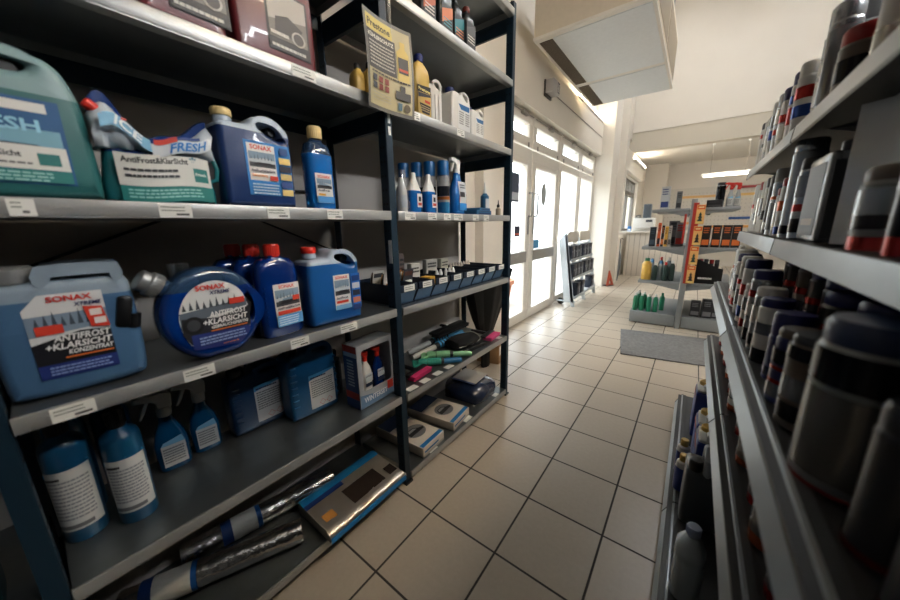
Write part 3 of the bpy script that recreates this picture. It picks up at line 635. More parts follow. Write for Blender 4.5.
ribbed_canister('dark blue ribbed canister with white hazard label standing beside the spray bottles', (-1.235, .43, ZD+.001), 90, .2, .08, .24, M('dark_blue_canister', (16, 54, 92), .3, coat=.3, var=.08), True)
ribbed_canister('mid blue canister with black cap and white hazard label beside the winter gift box', (-1.16, .59, ZD+.001), 88, .192, .1, .288, M('mid_blue_canister', (22, 82, 126), .3, coat=.3, var=.08), True)
round_body_bottle('grey can in shade between blue canister and winter gift box', (-1.2, .73, ZD+.001), .03, .2, 90, M('grey_can_paint', (70, 74, 80), .4, .3), BLACK, False, 'small_can')
# winter set box
e = empty('gift_box', (-1.03, .792, ZD+.001), 92, 'silver windowed WINTERSET box holding two red topped spray bottles', 'box')
w, h, d = .19, .268, .085; CARD = M('silver_card', (190, 194, 198), .3, .4, var=.05)
mb = MB(); mb.slab([(-w/2, 0), (w/2, 0), (w/2, h), (-w/2, h)], .003, CARD, .0005, [rrect(-.074, .07, .08, .245, .014)], Matrix.Translation((0, -d/2+.0015, 0))); mb.build('window_front', e)
mb = MB(); mb.box((0, d/2-.0015, h/2), (w, .003, h), C((40, 46, 60))); mb.box((-w/2+.0015, 0, h/2), (.003, d-.006, h), CARD); mb.box((w/2-.0015, 0, h/2), (.003, d-.006, h), CARD); mb.box((0, 0, .0015), (w-.006, d-.006, .003), CARD); mb.box((0, 0, h-.0015), (w-.006, d-.006, .003), CARD)
mb.build('carton', e)
L = Label(-d/2); L.poly([(-w/2+.002, .002), (w/2-.002, .002), (w/2-.002, .045), (0, .04), (-w/2+.002, .06)], (110, 140, 172)); L.txt('WINTERSET', -.075, .022, .021, (232, 234, 236), w=.125); L.rect(.052, .03, .085, .068, (214, 60, 40)); L.build('printed_front', e)
L = Label(mp=lambda x, z, off: (-w/2-off, -x, z)); L.rect(-d/2+.002, .0, d/2-.002, .22, (40, 70, 120)); L.rect(-d/2+.002, .04, d/2-.002, .07, (170, 50, 44)); L.rect(-d/2+.002, h-.03, d/2-.002, h-.002, (190, 70, 50), step=False); L.lines(-.02, .02, .2, 9, .013, (150, 170, 196), seed=4); L.build('printed_side', e)
for (cx, m, hd) in ((-.025, WHITE, REDCAP), (.042, LIQ, REDCAP)):
    mb = MB(); mb.grid([oval(.05*a, .035*a, z, cx=cx) for a, z in ((.9, .004), (1, .01), (1, .13), (.8, .15), (.4, .17), (.35, .18))], m, True, True, True); bt = mb.build('boxed_bottle', e)
    mb = MB(); mb.lathe([(.01, .178), (.011, .195)], hd, (cx, 0, 0), 12); mb.slab([(cx+.012, .195), (cx+.014, .215), (cx-.02, .222), (cx-.03, .214), (cx-.012, .205), (cx-.008, .195)], .014, hd, .003); mb.build('red_trigger', bt)
    L = Label(-.0185); L.rect(cx-.018, .07, cx+.02, .085, (40, 50, 70)); L.rect(cx-.018, .09, cx+.02, .125, (200, 208, 214)); L.txt('SONAX', cx, .112, .006, (60, 70, 90), 'c'); L.build('bottle_label', bt)

# ---- bottom shelf, near bay
def foil_roll(label, a, c, r, z, t0, t1):
    v = Vector((c[0]-a[0], c[1]-a[1], 0)); Ln = v.length; ang = math.degrees(math.atan2(v.y, v.x))
    e = empty('sunshade_roll', (a[0], a[1], z), ang, label, 'sunshade')
    rd2 = random.Random(int(a[1]*100)); mb = MB(); rows = []; n = 60
    for k in range(n+1): rows.append([(Ln*k/n, (r+rd2.uniform(-.0018, .0012))*cos(2*pi*j/18), r+(r+rd2.uniform(-.0018, .0012))*sin(2*pi*j/18)) for j in range(18)])
    mb.grid(rows, FOIL, True, True, True); mb.build('foil_tube', e, 80)
    mb = MB(); rows = [[(x, (r+.002)*cos(2*pi*j/24), r+(r+.002)*sin(2*pi*j/24)) for j in range(24)] for x in (Ln*t0, Ln*(t0+.06), Ln*(t0+.08), Ln*(t1-.03), Ln*t1)]
    mb.grid(rows, PAPER, True, mf=lambda k: (C((24, 60, 120)), PAPER, PAPER, C((24, 90, 160)))[k])
    rows = [[(Ln*(t0+.14)+.03*i, (r+.0028)*cos(t), r+(r+.0028)*sin(t)) for t in (-.2, .2, .6, .9)] for i in range(2)]; mb.grid(rows, C((20, 40, 76)), False)
    rows = [[(Ln*(t0+.2)+.02*i, (r+.0028)*cos(t), r+(r+.0028)*sin(t)) for t in (-.4, -.2, 0)] for i in range(2)]; mb.grid(rows, C((226, 150, 50)), False); mb.build('paper_band', e)
    return e
foil_roll('rolled silver foil sunshade with white paper band, rear one, deeper on the bottom shelf', (-1.24, .13), (-1.145, .63), .037, ZE+.003, .22, .46)
foil_roll('rolled silver foil sunshade with white paper band, front one near the shelf edge', (-1.2, -.02), (-1.005, .42), .039, ZE+.003, .1, .38)
e = empty('foil_pack', (-1.012, .652, ZE+.001), 90, 'flat silver foil windscreen cover pack with blue edges on bottom shelf', 'pack')
mt = Matrix.Rotation(R_(2), 4, 'Z')
mb = MB(); rows = []; rd3 = random.Random(5)
for k in range(21):
    x = -.185+.37*k/20
    rows.append([(x, -.11, .004), (x, -.113, .02+rd3.uniform(-.002, .004)), (x, -.1, .034+rd3.uniform(-.002, .003)), (x, -.078, .041+rd3.uniform(-.003, .004)), (x, -.05, .0415+.001*sin(k)), (x, .03, .045), (x, .1, .05), (x, .113, .04), (x, .11, .004)])
mb.grid(rows, M('foil_print_silver', (186, 180, 172), .28, .7, var=.2, scale=10), True, True, True); mb.build('foil_cover', e, 60)
mb = MB(); mb.grid([[(x, .068, .0495), (x, .1, .0525), (x, .116, .044)] for x in (-.186, 0, .186)], C((20, 120, 180)), False); mb.grid([[(x, -.116, .004), (x, -.1175, .018), (x, -.113, .026)] for x in (-.186, 0, .186)], C((30, 120, 180)), False)
mb.grid([[(x, .045, .0475), (x, .068, .0497)] for x in (-.186, -.02)], C((24, 50, 110)), False)
mb.grid([[(x, -.07, .042), (x, .02, .0465)] for x in (-.05, .11)], M('dark_print', (48, 40, 36), .25), False); mb.grid([[(x, -.06, .0425), (x, -.02, .0455)] for x in (-.165, -.12)], C((190, 130, 60)), False); mb.grid([[(x, -.07, .0425), (x, -.02, .0455)] for x in (.135, .178)], M('dark_print', (30, 26, 24)), False)
mb.build('printed_bands', e)

# ------------------------------------------------------------------ far bay of the rack
def flat_carton(label, loc, rz, w, dd, h):
    e = empty('car_cover_box', loc, rz, label, 'box', 'car cover boxes on the bottom shelf')
    mb = MB(); mb.box((0, 0, h/2), (w, dd, h), M('cream_carton', (206, 198, 186), .55), .002); mb.build('carton', e)
    L = Label(mp=lambda x, y, off: (x, y, h+off)); L.rect(-w/2+.004, -dd/2+.004, w/2-.004, -dd/2+.028, (40, 120, 180)); L.rect(-w/2+.004, dd/2-.1, w/2-.004, dd/2-.004, (40, 60, 92))
    L.poly([(.0+.062*cos(2*pi*k/20), -.04+.055*sin(2*pi*k/20)) for k in range(20)], (120, 122, 124)); L.poly([(-.055, -.06), (.05, -.06), (.058, -.045), (.03, -.035), (.01, -.012), (-.035, -.012), (-.05, -.035)], (28, 30, 34)); L.poly([(-.03, -.018), (.006, -.018), (.02, -.034), (-.04, -.034)], (150, 154, 158)); L.build('printed_lid', e)
    L = Label(-dd/2); L.rect(-w/2+.002, .001, w/2-.002, h*.25, (176, 170, 160)); L.rect(-w/2+.01, h*.4, w/2-.05, h*.6, (60, 110, 160)); L.build('printed_front', e); return e
flat_carton('flat cream car cover box nearest the middle rack post, car picture on lid', (-1.11, 1.082, ZER+.001), 93, .175, .33, .052)
flat_carton('flat cream car cover box between the other cover box and bagged pack', (-1.115, 1.335, ZER+.001), 97, .19, .32, .05)
e = empty('bagged_pack', (-1.115, 1.69, ZER+.001), 94, 'dark blue folded cover in clear bag with pale top card, far end of bottom shelf', 'pack')
mb = MB(); rows = []; rd4 = random.Random(9)
for k in range(15):
    x = -.145+.29*k/14; s_ = 1-.25*(abs(k-7)/7)**3
    rows.append([(x, -.15*s_, .002), (x, -.158*s_, .03+rd4.uniform(-.004, .004)), (x, -.15*s_, .075*s_+rd4.uniform(-.006, .004)), (x, -.05, .105*s_+rd4.uniform(-.003, .003)), (x, .08, .105*s_), (x, .15*s_, .08*s_), (x, .15*s_, .002)])
mb.grid(rows, M('navy_bagged_fabric', (28, 42, 72), .22, coat=.6, var=.25, scale=20, bump=.4), True, True, True); mb.build('folded_cover', e, 70)
L = Label(mp=lambda x, y, off: (x, y, .1075+off)); L.rect(-.07, -.08, .1, .1, (190, 186, 178)); L.rect(-.09, -.08, -.07, .1, (60, 80, 120)); L.build('top_card', e)
# black bundle beyond the rack and cardboard box
e = empty('black_bundle', (-1.3, 2.2, 0), 0, 'black plastic sheet gathered into a tapering bundle behind the rack end', 'bundle')
mb = MB(); rows = []; rd5 = random.Random(4)
for k in range(13):
    z = .8*k/12; hw = .05+.24*(max(0, z-.25)/.55)**.8; n = 26
    rows.append([(hw*.55*cos(2*pi*j/n)*(1+.16*sin(j*2.4)), hw*sin(2*pi*j/n)*(1+.1*cos(j*2.4)), z+rd5.uniform(-.006, .006)+(0 if k == 0 else .03*sin(j*.9)*(k/12))) for j in range(n)])
rows[0] = [(x, y, .002) for x, y, z in rows[0]]
mb.grid(rows, M('black_plastic_sheet', (9, 9, 10), .5, spec=.25, bump=.2, scale=14), True, True, True); mb.build('sheet', e, 70)
mb = MB(); mb.lathe([(.06, .24), (.064, .25), (.064, .262), (.06, .27)], BLACK); mb.build('tie', e)
e = empty('cardboard_box', (-1.33, 2.34, 0), 12, 'small brown cardboard box on the floor beyond the rack end', 'box')
mb = MB(); mb.box((0, 0, .085), (.2, .16, .17), M('brown_cardboard', (160, 128, 92), .7), .003); mb.build('carton', e); mb = MB(); mb.box((.1015, -.02, .115), (.001, .09, .08), PAPER); mb.build('address_label', e)
mb = MB(); mb.box((0, 0, .1708), (.2, .012, .001), C((120, 96, 70))); mb.build('flap_seam', e)

# bins
BIN = M('dark_navy_bin_plastic', (22, 34, 50), .45, var=.06)
def bin_proto():
    e = empty('storage_bin'); w, dd, h = .112, .3, .085; t = .003; mb = MB()
    mb.box((0, 0, t/2), (w-.004, dd-.03, t), BIN)
    for s_ in (-1, 1): mb.slab([(-dd/2+.03, 0), (dd/2, 0), (dd/2, h), (-dd/2+.01, h), (-dd/2, h-.03)], t, BIN, .001, (), Matrix.Translation((s_*(w/2-.002), 0, 0)) @ Matrix.Rotation(pi/2, 4, 'Z'))
    mb.box((0, dd/2-t/2, h/2), (w-.004, t, h), BIN); mb.build('tub', e)
    mb = MB(); mb.grid([[(-w/2+.003, -dd/2+.03, .0), (w/2-.003, -dd/2+.03, .0)], [(-w/2+.003, -dd/2+.004, h-.03), (w/2-.003, -dd/2+.004, h-.03)]], M('bin_front_blue_grey', (80, 108, 134), .35), False); mb.build('sloping_front', e)
    mb = MB(); mb.box((0, -dd/2-.002, h-.012), (w-.004, .005, .03), BIN, .001); mb.build('label_holder', e)
    L = Label(-dd/2-.0048); L.rect(-.03, h-.026, .034, h+.001, (216, 216, 210)); L.lines(-.026, .024, h-.01, 2, .008, (120, 120, 116), .003, 2); L.build('paper_tag', e); return e
BP = bin_proto(); ordn = ('first', 'second', 'third', 'fourth', 'fifth', 'sixth', 'seventh', 'eighth')
for k in range(8):
    o = BP if k == 0 else copy_tree(BP)
    place(o, (-1.1, .962+.1175*k, ZCR+.001), 90); tag(o, '%s dark navy storage bin from the middle rack post, white tag on front' % ordn[k].capitalize(), 'bin', 'storage bins on the middle shelf')
def card(label, loc, rz, w, h, cols, tilt=.12, group='blister cards in the bins', name='blister_pack'):
    e = empty(name, loc, rz, label, 'blister pack', group); mt = Matrix.Rotation(-tilt, 4, 'X')
    mb = MB(); mb.box((0, 0, h/2), (w, .002, h), C(cols[0]), 0, mt); mb.build('backing_card', e)
    mb = MB(); mb.box((0, -.007, h*.4), (w*.6, .012, h*.45), C(cols[1], .3), .003, mt); mb.build('blister', e)
    mb = MB(); mb.box((0, -.0014, h*.85), (w*.8, .001, h*.14), C(cols[2]), 0, mt); mb.build('header_print', e); return e
cl = [(190, 186, 178), (60, 64, 70), (160, 110, 60), (200, 200, 196), (90, 60, 50)]
k = 0
for bi, n in ((0, 6), (1, 4)):
    for j in range(n):
        card('%s blister card from the front in the %s bin, small printed pack' % (ordn[j].capitalize(), ordn[bi]), (-1.06-.024*j, .95+.1175*bi+(.012*(j % 3)-.012), ZCR+.006), 90+(j % 3)*3, .062, .135-.008*(j % 3), (cl[k % 5], cl[(k+2) % 5], cl[(k+3) % 5]), -.2); k += 1
def tiny_box(label, loc, rz, s, cols, name='small_box', cat='box'):
    e = empty(name, loc, rz, label, cat); mb = MB(); mb.box((0, 0, s[2]/2), s, C(cols[0]), .0015); mb.build('carton', e)
    L = Label(-s[1]/2); L.rect(-s[0]*.46, s[2]*.05, s[0]*.46, s[2]*.97, cols[0]); L.rect(-s[0]*.4, s[2]*.15, s[0]*.4, s[2]*.5, cols[1]); L.lines(-s[0]*.4, s[0]*.4, s[2]*.8, 2, s[2]*.12, (60, 60, 60), seed=3); L.build('printed_front', e); return e
tiny_box('tall thin dark box standing upright at back of third bin', (-1.2, 1.16, ZCR+.006), 95, (.04, .03, .19), ((120, 104, 96), (200, 190, 180)))
tiny_box('white and black printed box in the third bin before the tall thin one', (-1.13, 1.19, ZCR+.006), 88, (.06, .03, .14), ((206, 204, 198), (40, 40, 44)))
tiny_box('flat yellow box lying in the third bin', (-1.06, 1.215, ZCR+.006), 100, (.05, .06, .075), ((206, 160, 60), (230, 190, 90)))
tiny_box('white printed card box leaning at back of fifth bin', (-1.2, 1.4, ZCR+.006), 88, (.09, .03, .14), ((206, 202, 190), (90, 110, 130)))
tiny_box('second white printed card box beside it at back of sixth bin', (-1.2, 1.52, ZCR+.006), 92, (.07, .03, .135), ((196, 190, 170), (160, 140, 90)))
def vial(label, loc, r, h, body, capm, group, name='small_vial'):
    e = empty(name, loc, 0, label, 'small bottle', group); mb = MB(); mb.lathe([(r*.9, 0), (r, .003), (r, h*.55), (r*.4, h*.7), (r*.35, h*.72)], body, seg=14); mb.build('body', e)
    mb = MB(); mb.lathe([(r*.75, h*.7), (r*.7, h*.82), (r*.3, h)], capm, seg=12); mb.build('nozzle', e); return e
for j in range(5): vial('%s white nozzle bottle from the near side in the fourth and fifth bins' % ordn[j].capitalize(), (-1.06, 1.29+.033*j+(.012 if j > 1 else 0), ZCR+.006), .0145, .1, WHITE, WHITE, 'white nozzle bottles in the bins')
for j in range(8): vial('%s white capped vial along the back row of the far bins' % ordn[j].capitalize(), (-1.19, 1.585+.0285*j, ZCR+.006), .0125, .1, M('pale_vial', (214, 204, 190), .4), M('pale_vial', (214, 204, 190)), 'white vials in the far bins')

# shelf B right: window cleaner etc.
e = empty('clear_pack', (-1.0, 1.0, ZB+.001), 92, 'clear plastic wrapped white pack next to the middle rack post', 'pack')
mb = MB(); rows = []; 
for k in range(9): z = .17*k/8; s_ = 1-.5*(k/8)**2; rows.append([(.035*s_*cos(2*pi*j/18)*(1+.15*sin(j*3+k)), .03*s_*sin(2*pi*j/18)*(1+.15*cos(j*2+k)), z) for j in range(18)])
mb.grid(rows, FILM, True, True, True); mb.build('wrapping', e, 80)
mb = MB(); mb.lathe([(.022, .002), (.022, .09), (.01, .13), (.008, .14)], WHITE, seg=16); mb.build('inner_bottle', e)
L = Label(R=.0225); L.rect(-.02, .02, .02, .07, (200, 210, 220)); L.build('inner_label', e)
def cone_top(label, loc):
    e = empty('refill_bottle', loc, 92, label, 'bottle', 'white topped blue bottles')
    mb = MB(); oval_body(mb, [(.92, 0, None), (1, .005, None), (1, .085, None), (.98, .094, None)], .072, .045, LIQB); mb.build('body', e)
    mb = MB(); oval_body(mb, [(.98, .094, None), (.8, .11, None), (.42, .14, .5), (.3, .15, .42), (.28, .166, .4), (.2, .17, .3)], .072, .045, WHITE); mb.build('white_top', e)
    L = Label(-.0226); L.rect(-.004, .025, .028, .082, (214, 216, 216)); L.rect(.004, .05, .02, .07, (30, 34, 44)); L.rect(.0, .032, .024, .044, (190, 70, 50)); L.build('printed_label', e); return e
for j, (yy, xx) in enumerate(((1.02, -1.075), (1.085, -1.01), (1.168, -.995))): cone_top('%s white topped blue bottle from the middle rack post' % ordn[j].capitalize(), (xx, yy, ZB+.001))
def aerosol(name, label, loc, r, h, body, cap, bands=(), group=None, rz=90, cat='spray can', caph=.2, dome=True, text=None):
    e = empty(name, loc, rz, label, cat, group); hb = h*(1-caph)
    mb = MB(); mb.lathe([(r*.95, 0), (r, .002), (r, .006), (r*.985, .008), (r*.985, hb-.012), (r, hb-.01), (r*.9, hb-.002), (r*.8, hb)], body, seg=24); mb.build('body', e)
    mb = MB(); mb.lathe([(r*.93, hb-.004), (r*.95, hb), (r*.95, h-.006), (r*.86, h)] if dome else [(r*.93, hb-.004), (r*.93, h), (r*.8, h), (r*.8, hb)], cap, seg=24); mb.build('cap', e)
    if bands:
        bands = [(a_, c_, M('can_print_%d_%d_%d' % q_, q_, .18, .6, var=.03) if isinstance(q_, tuple) else q_) for a_, c_, q_ in bands]
        L = Label(R=r*.985)
        if len(bands) > 1: L.rect(-r*2.4, hb*min(q[0] for q in bands), r*2.4, hb*max(q[1] for q in bands), body)
        for (a, c, col) in bands: L.rect(-r*2.4, hb*a, r*2.4, hb*c, col, .2)
        if text: L.txt(text[0], 0, hb*text[1], text[2], text[3], 'c')
        L.build('printed_wrap', e)
    return e
BCAP = M('petrol_blue_cap', (18, 92, 150), .4)
for j, (xx, yy) in enumerate(((-1.0, 1.285), (-1.06, 1.255), (-1.12, 1.23), (-1.18, 1.2))):
    aerosol('aerosol_can', '%s petrol blue capped aerosol from the shelf front' % ordn[j].capitalize(), (xx, yy, ZB+.001), .029, .243, C((56, 70, 92), .3), BCAP, ((.02, .3, (60, 150, 210)), (.3, .95, (196, 198, 200)), (.45, .7, (44, 50, 60)), (.36, .44, (200, 120, 60))), 'blue capped aerosols', caph=.25)
def laby(L): L.rect(-.02, .02, .05, .16, (198, 204, 206)); L.poly([(-.02, .06), (.05, .06), (.05, .1), (-.02, .09)], (180, 110, 70)); L.rect(-.015, .085, .03, .11, (36, 38, 44)); L.rect(-.02, .02, .05, .055, (40, 130, 200)); L.lines(-.01, .04, .14, 2, .012, (60, 70, 80), seed=2)
spray_bottle('tall bright blue trigger spray with white head beside the blue capped aerosols', (-1.0, 1.395, ZB+.001), 92, .1, .06, .195, LIQB, lab=laby, hs=1.15)
tiny_box('flat blue box lying on the shelf beside the tall trigger spray', (-1.02, 1.62, ZB+.001), 90, (.16, .1, .026), ((50, 100, 140), (30, 60, 100)), 'flat_box')
tiny_box('second flat blue box stacked upon the first flat blue box', (-1.02, 1.635, ZB+.0272), 94, (.13, .09, .014), ((70, 120, 156), (30, 60, 100)), 'flat_box')
e = empty('dropper_bottle', (-1.05, 1.757, ZB+.001), 95, 'blue and white bottle with white pointed nozzle near the far rack post', 'bottle')
mb = MB(); mb.lathe([(.024, 0), (.026, .004), (.026, .115), (.014, .128), (.011, .134)], M('slate_blue_bottle', (52, 104, 140), .4), seg=24); mb.build('body', e); mb = MB(); mb.lathe([(.012, .13), (.013, .145), (.006, .16), (.004, .195)], WHITE, seg=16); mb.build('nozzle', e)
L = Label(R=.0262); L.rect(-.024, .035, .034, .1, (196, 204, 208)); L.poly([(.0, .09), (.022, .09), (.012, .07), (.024, .045), (.0, .045), (.01, .068)], (24, 40, 70)); L.rect(-.024, .02, .034, .034, (210, 214, 214)); L.build('printed_label', e)
e = empty('dropper_bottle', (-.985, 1.81, ZB+.001), 90, 'tiny clear bottle with black dropper tip at the shelf end', 'bottle')
mb = MB(); mb.lathe([(.015, 0), (.016, .003), (.016, .04), (.007, .048), (.007, .052)], M('amber_grey_vial', (170, 156, 136), .3), seg=18); mb.build('body', e); mb = MB(); mb.lathe([(.008, .05), (.009, .062), (.004, .068), (.002, .092)], BLACK, seg=12); mb.build('dropper', e)

# shelf A right
GOLD = M('yellow_bottle_plastic', (196, 164, 84), .35, var=.05)
def oil_bottle(label, loc, w, d, h, mat, cap, labf=None, group=None, rz=92, name='coolant_bottle'):
    e = empty(name, loc, rz, label, 'bottle', group)
    mb = MB(); oval_body(mb, [(.94, 0, None), (1, .006, None), (1, h*.7, None), (.9, h*.78, None), (.6, h*.85, .6), (.36, h*.88, .5), (.36, h*.9, .5)], w, d, mat, p=.5); mb.build('body', e)
    cap_on(e, w*.19, h*.885, h, cap)
    if labf: L = Label(-d/2-.0003); labf(L); L.build('printed_label', e)
    return e
def labp(L):
    L.rect(-.042, .015, .042, .125, (190, 160, 90)); L.poly([(-.042, .118), (.042, .128), (.042, .1), (-.042, .094)], (24, 26, 30)); L.txt('Prestone', .0, .102, .011, (232, 214, 130), 'c', w=.075); L.poly([(-.04, .092), (.04, .098), (.04, .09), (-.04, .075)], (50, 52, 58)); L.rect(.0, .062, .035, .072, (190, 60, 40)); L.poly([(-.035, .055), (.038, .055), (.028, .02), (-.02, .02)], (28, 26, 26)); L.lines(-.028, .03, .044, 3, .008, (170, 150, 110), seed=3)
oil_bottle('yellow coolant bottle with dark blue cap, beside the hanging laminated sheet', (-.985, 1.118, ZA+.001), .096, .05, .24, GOLD, C((34, 50, 120), .4), labp)
for j, (yy, xx) in enumerate(((.945, -1.21), (.99, -1.19), (1.04, -1.17))): oil_bottle('%s plain yellow bottle with dark cap at the back behind the hanging sheet' % ordn[j].capitalize(), (xx+.05, yy-.0, ZA+.001), .062, .05, .2+.012*j, GOLD, BLACK, None, 'yellow bottles behind the sheet')
oil_bottle('small black bottle in shade between yellow bottle and white canisters', (-1.2, 1.22, ZA+.001), .06, .05, .13, M('black_bottle', (20, 20, 22), .35), BLACK)
WJ = M('white_canister_plastic', (210, 208, 202), .45, var=.03)
def wcan(label, loc, w, d, h, rz, lab=True):
    e = empty('white_canister', loc, rz, label, 'canister', 'white canisters on the upper shelf')
    mb = MB(); mb.slab(chaikin([((u-.5)*w, v*h) for u, v in [(.03, 0), (.97, 0), (1, .04), (1, .8), (.9, .93), (.6, .97), (.5, .93), (.42, .87), (.36, .9), (.1, .9), (0, .8), (0, .04)]], 2), d, WJ, .01, [chaikin([((u-.5)*w, v*h) for u, v in [(.6, .92), (.8, .9), (.88, .8), (.8, .78), (.62, .86)]], 1)]); mb.build('body', e)
    mb = MB(); mb.lathe([(.1*w, .86*h), (.13*w, .9*h), (.13*w, .985*h), (.11*w, h)], C((30, 44, 96), .4), (-.27*w, 0, 0)); mb.build('cap', e)
    if lab: L = Label(-d/2); L.rect(-.2*w, h*.12, .45*w, h*.72, (214, 216, 214)); L.poly([(-.18*w, h*.66), (.42*w, h*.68), (.4*w, h*.56), (-.05*w, h*.55)], (40, 100, 150)); L.lines(-.15*w, .1*w, h*.48, 6, h*.05, (120, 120, 116), seed=6); L.lines(.18*w, .4*w, h*.48, 6, h*.05, (120, 120, 116), seed=8); L.build('printed_label', e)
    else:
        mb = MB()
        for k in range(4): mb.box((-.3*w+.2*w*k, -d/2, h*.4), (.03*w, .006, h*.55), WJ, .002)
        mb.build('grip_ribs', e)
    return e
wcan('unlabelled white canister with dark blue cap, side towards the aisle', (-1.05, 1.262, ZA+.001), .09, .08, .21, 62, False)
wcan('larger labelled white canister in the row, white with blue mark', (-1.015, 1.41, ZA+.001), .165, .08, .2, 92)
wcan('smaller labelled white canister at the far side of the row', (-1.01, 1.555, ZA+.001), .13, .075, .155, 92)
# laminated sheet hanging from the post
e = empty('laminated_sheet', (-.908, .875, 1.565), 88, 'yellow and black laminated coolant sheet hanging on the middle rack post', 'sign')
sf = lambda x, z, off: (x, -.012*(x/.1)**2-.006*sin(z*14)-off, z)
mb = MB(); n = 12; rows = [[(sf(-.104+.208*k/n, -.012+.282*j/10, 0)) for k in range(n+1)] for j in range(11)]; mb.grid(rows, M('lamination_grey', (104, 102, 94), .45), False); mb.build('laminate', e, 80)
L = Label(mp=sf); L.rect(-.094, .0, .094, .258, (182, 171, 132), .5); L.rect(-.094, .105, .03, .215, (62, 60, 58), .5); L.rect(-.094, .216, .02, .256, (200, 180, 96), .5); L.txt('Prestone', -.088, .226, .02, (60, 54, 40), w=.1, rough=.5)
L.txt('KÜHLERSCHUTZ', -.09, .195, .011, (226, 222, 206), w=.112, rough=.5); L.lines(-.088, .02, .18, 7, .0105, (190, 186, 172), .004, 4); L.poly([(.034, .1), (.084, .1), (.084, .19), (.07, .205), (.07, .225), (.05, .225), (.05, .205), (.034, .19)], (206, 180, 96), .5); L.rect(.038, .125, .08, .175, (60, 56, 50), .5); L.rect(.04, .132, .078, .14, (200, 80, 50), .5)
L.lines(-.085, .085, .094, 1, .01, (70, 66, 60), .005, 3); L.k += 1
for a, c in ((-.082, .07), (-.055, .07), (-.028, .07), (-.082, .048), (-.055, .048), (-.028, .048)): L.rect(a, c, a+.018, c+.018, (130, 60, 50) if a > -.06 else (70, 72, 76), step=False)
L.poly([(.02, .04), (.085, .04), (.085, .066), (.062, .066), (.062, .085), (.042, .085), (.042, .066), (.02, .066)], (70, 66, 60), .5); L.poly([(.07+.014*cos(2*pi*k/14), .018+.014*sin(2*pi*k/14)) for k in range(14)], (90, 76, 50), .5); L.rect(.03, .006, .048, .03, (80, 110, 120), .5); L.lines(-.085, .0, .034, 3, .009, (170, 164, 144), .003, 9); L.build('printed_sheet', e)
mb = MB(); mb.tube([(.02, .004, .24), (.02, .004, .5)], .006, FILM, 8); mb.build('hanging_strip', e)
# shelf A left: red jugs
def lab_red(L):
    L.rect(-.03, .028, .088, .175, (30, 30, 32)); L.rect(-.024, .06, .082, .17, (120, 116, 110)); L.poly([(-.024, .1), (.082, .12), (.082, .17), (-.024, .17)], (176, 172, 164)); L.poly([(-.01, .075), (.05, .07), (.07, .1), (.03, .12), (-.005, .11)], (60, 58, 58))
    L.k += 1; L.poly([(.055+.02*cos(2*pi*k/16), .075+.018*sin(2*pi*k/16)) for k in range(16)], (180, 176, 168)); L.poly([(.055+.015*cos(2*pi*k/16), .075+.014*sin(2*pi*k/16)) for k in range(16)], (70, 66, 64)); L.lines(-.022, .03, .066, 1, .01, (220, 218, 210), .008, 3); L.rect(-.028, .03, .086, .05, (20, 20, 22)); L.lines(-.022, .075, .037, 1, .01, (200, 198, 190), .007, 5)
handle_jug('dark red jug with black photo label, nearer the middle rack post', .22, .11, .27, REDJ, REDJ, BLACK, (-1.01, .523, ZA+.001), 91, lab_red, False, 1.2)
handle_jug('dark red jug with black photo label, farther from the middle rack post', .16, .11, .27, REDJ, REDJ, BLACK, (-1.01, .318, ZA+.001), 91, lab_red, False, 1.2)
# top shelf
def labd(c1, c2): return lambda L: (L.rect(-.04, .02, .04, .13, (40, 44, 46)), L.poly([(-.04, .05), (.04, .09), (.04, .13), (-.04, .1)], c1), L.lines(-.03, .03, .07, 3, .012, c2, .005, 4))
DK = M('charcoal_bottle_plastic', (28, 32, 34), .3, coat=.3)
oil_bottle('charcoal bottle with orange print, first on the top shelf', (-1.0, 1.18, ZT+.001), .1, .06, .24, DK, BLACK, labd((176, 84, 50), (200, 190, 180)))
oil_bottle('charcoal bottle with orange and teal print, second on the top shelf', (-1.0, 1.3, ZT+.001), .1, .06, .24, DK, BLACK, labd((190, 110, 70), (60, 130, 140)))
oil_bottle('charcoal bottle with teal print, third on the top shelf', (-1.0, 1.395, ZT+.001), .07, .055, .21, DK, BLACK, labd((40, 120, 130), (200, 120, 70)))
oil_bottle('charcoal bottle with reddish brown cap, last on the top shelf', (-.99, 1.475, ZT+.001), .085, .055, .2, DK, C((130, 50, 36), .4), labd((70, 72, 74), (190, 188, 180)))

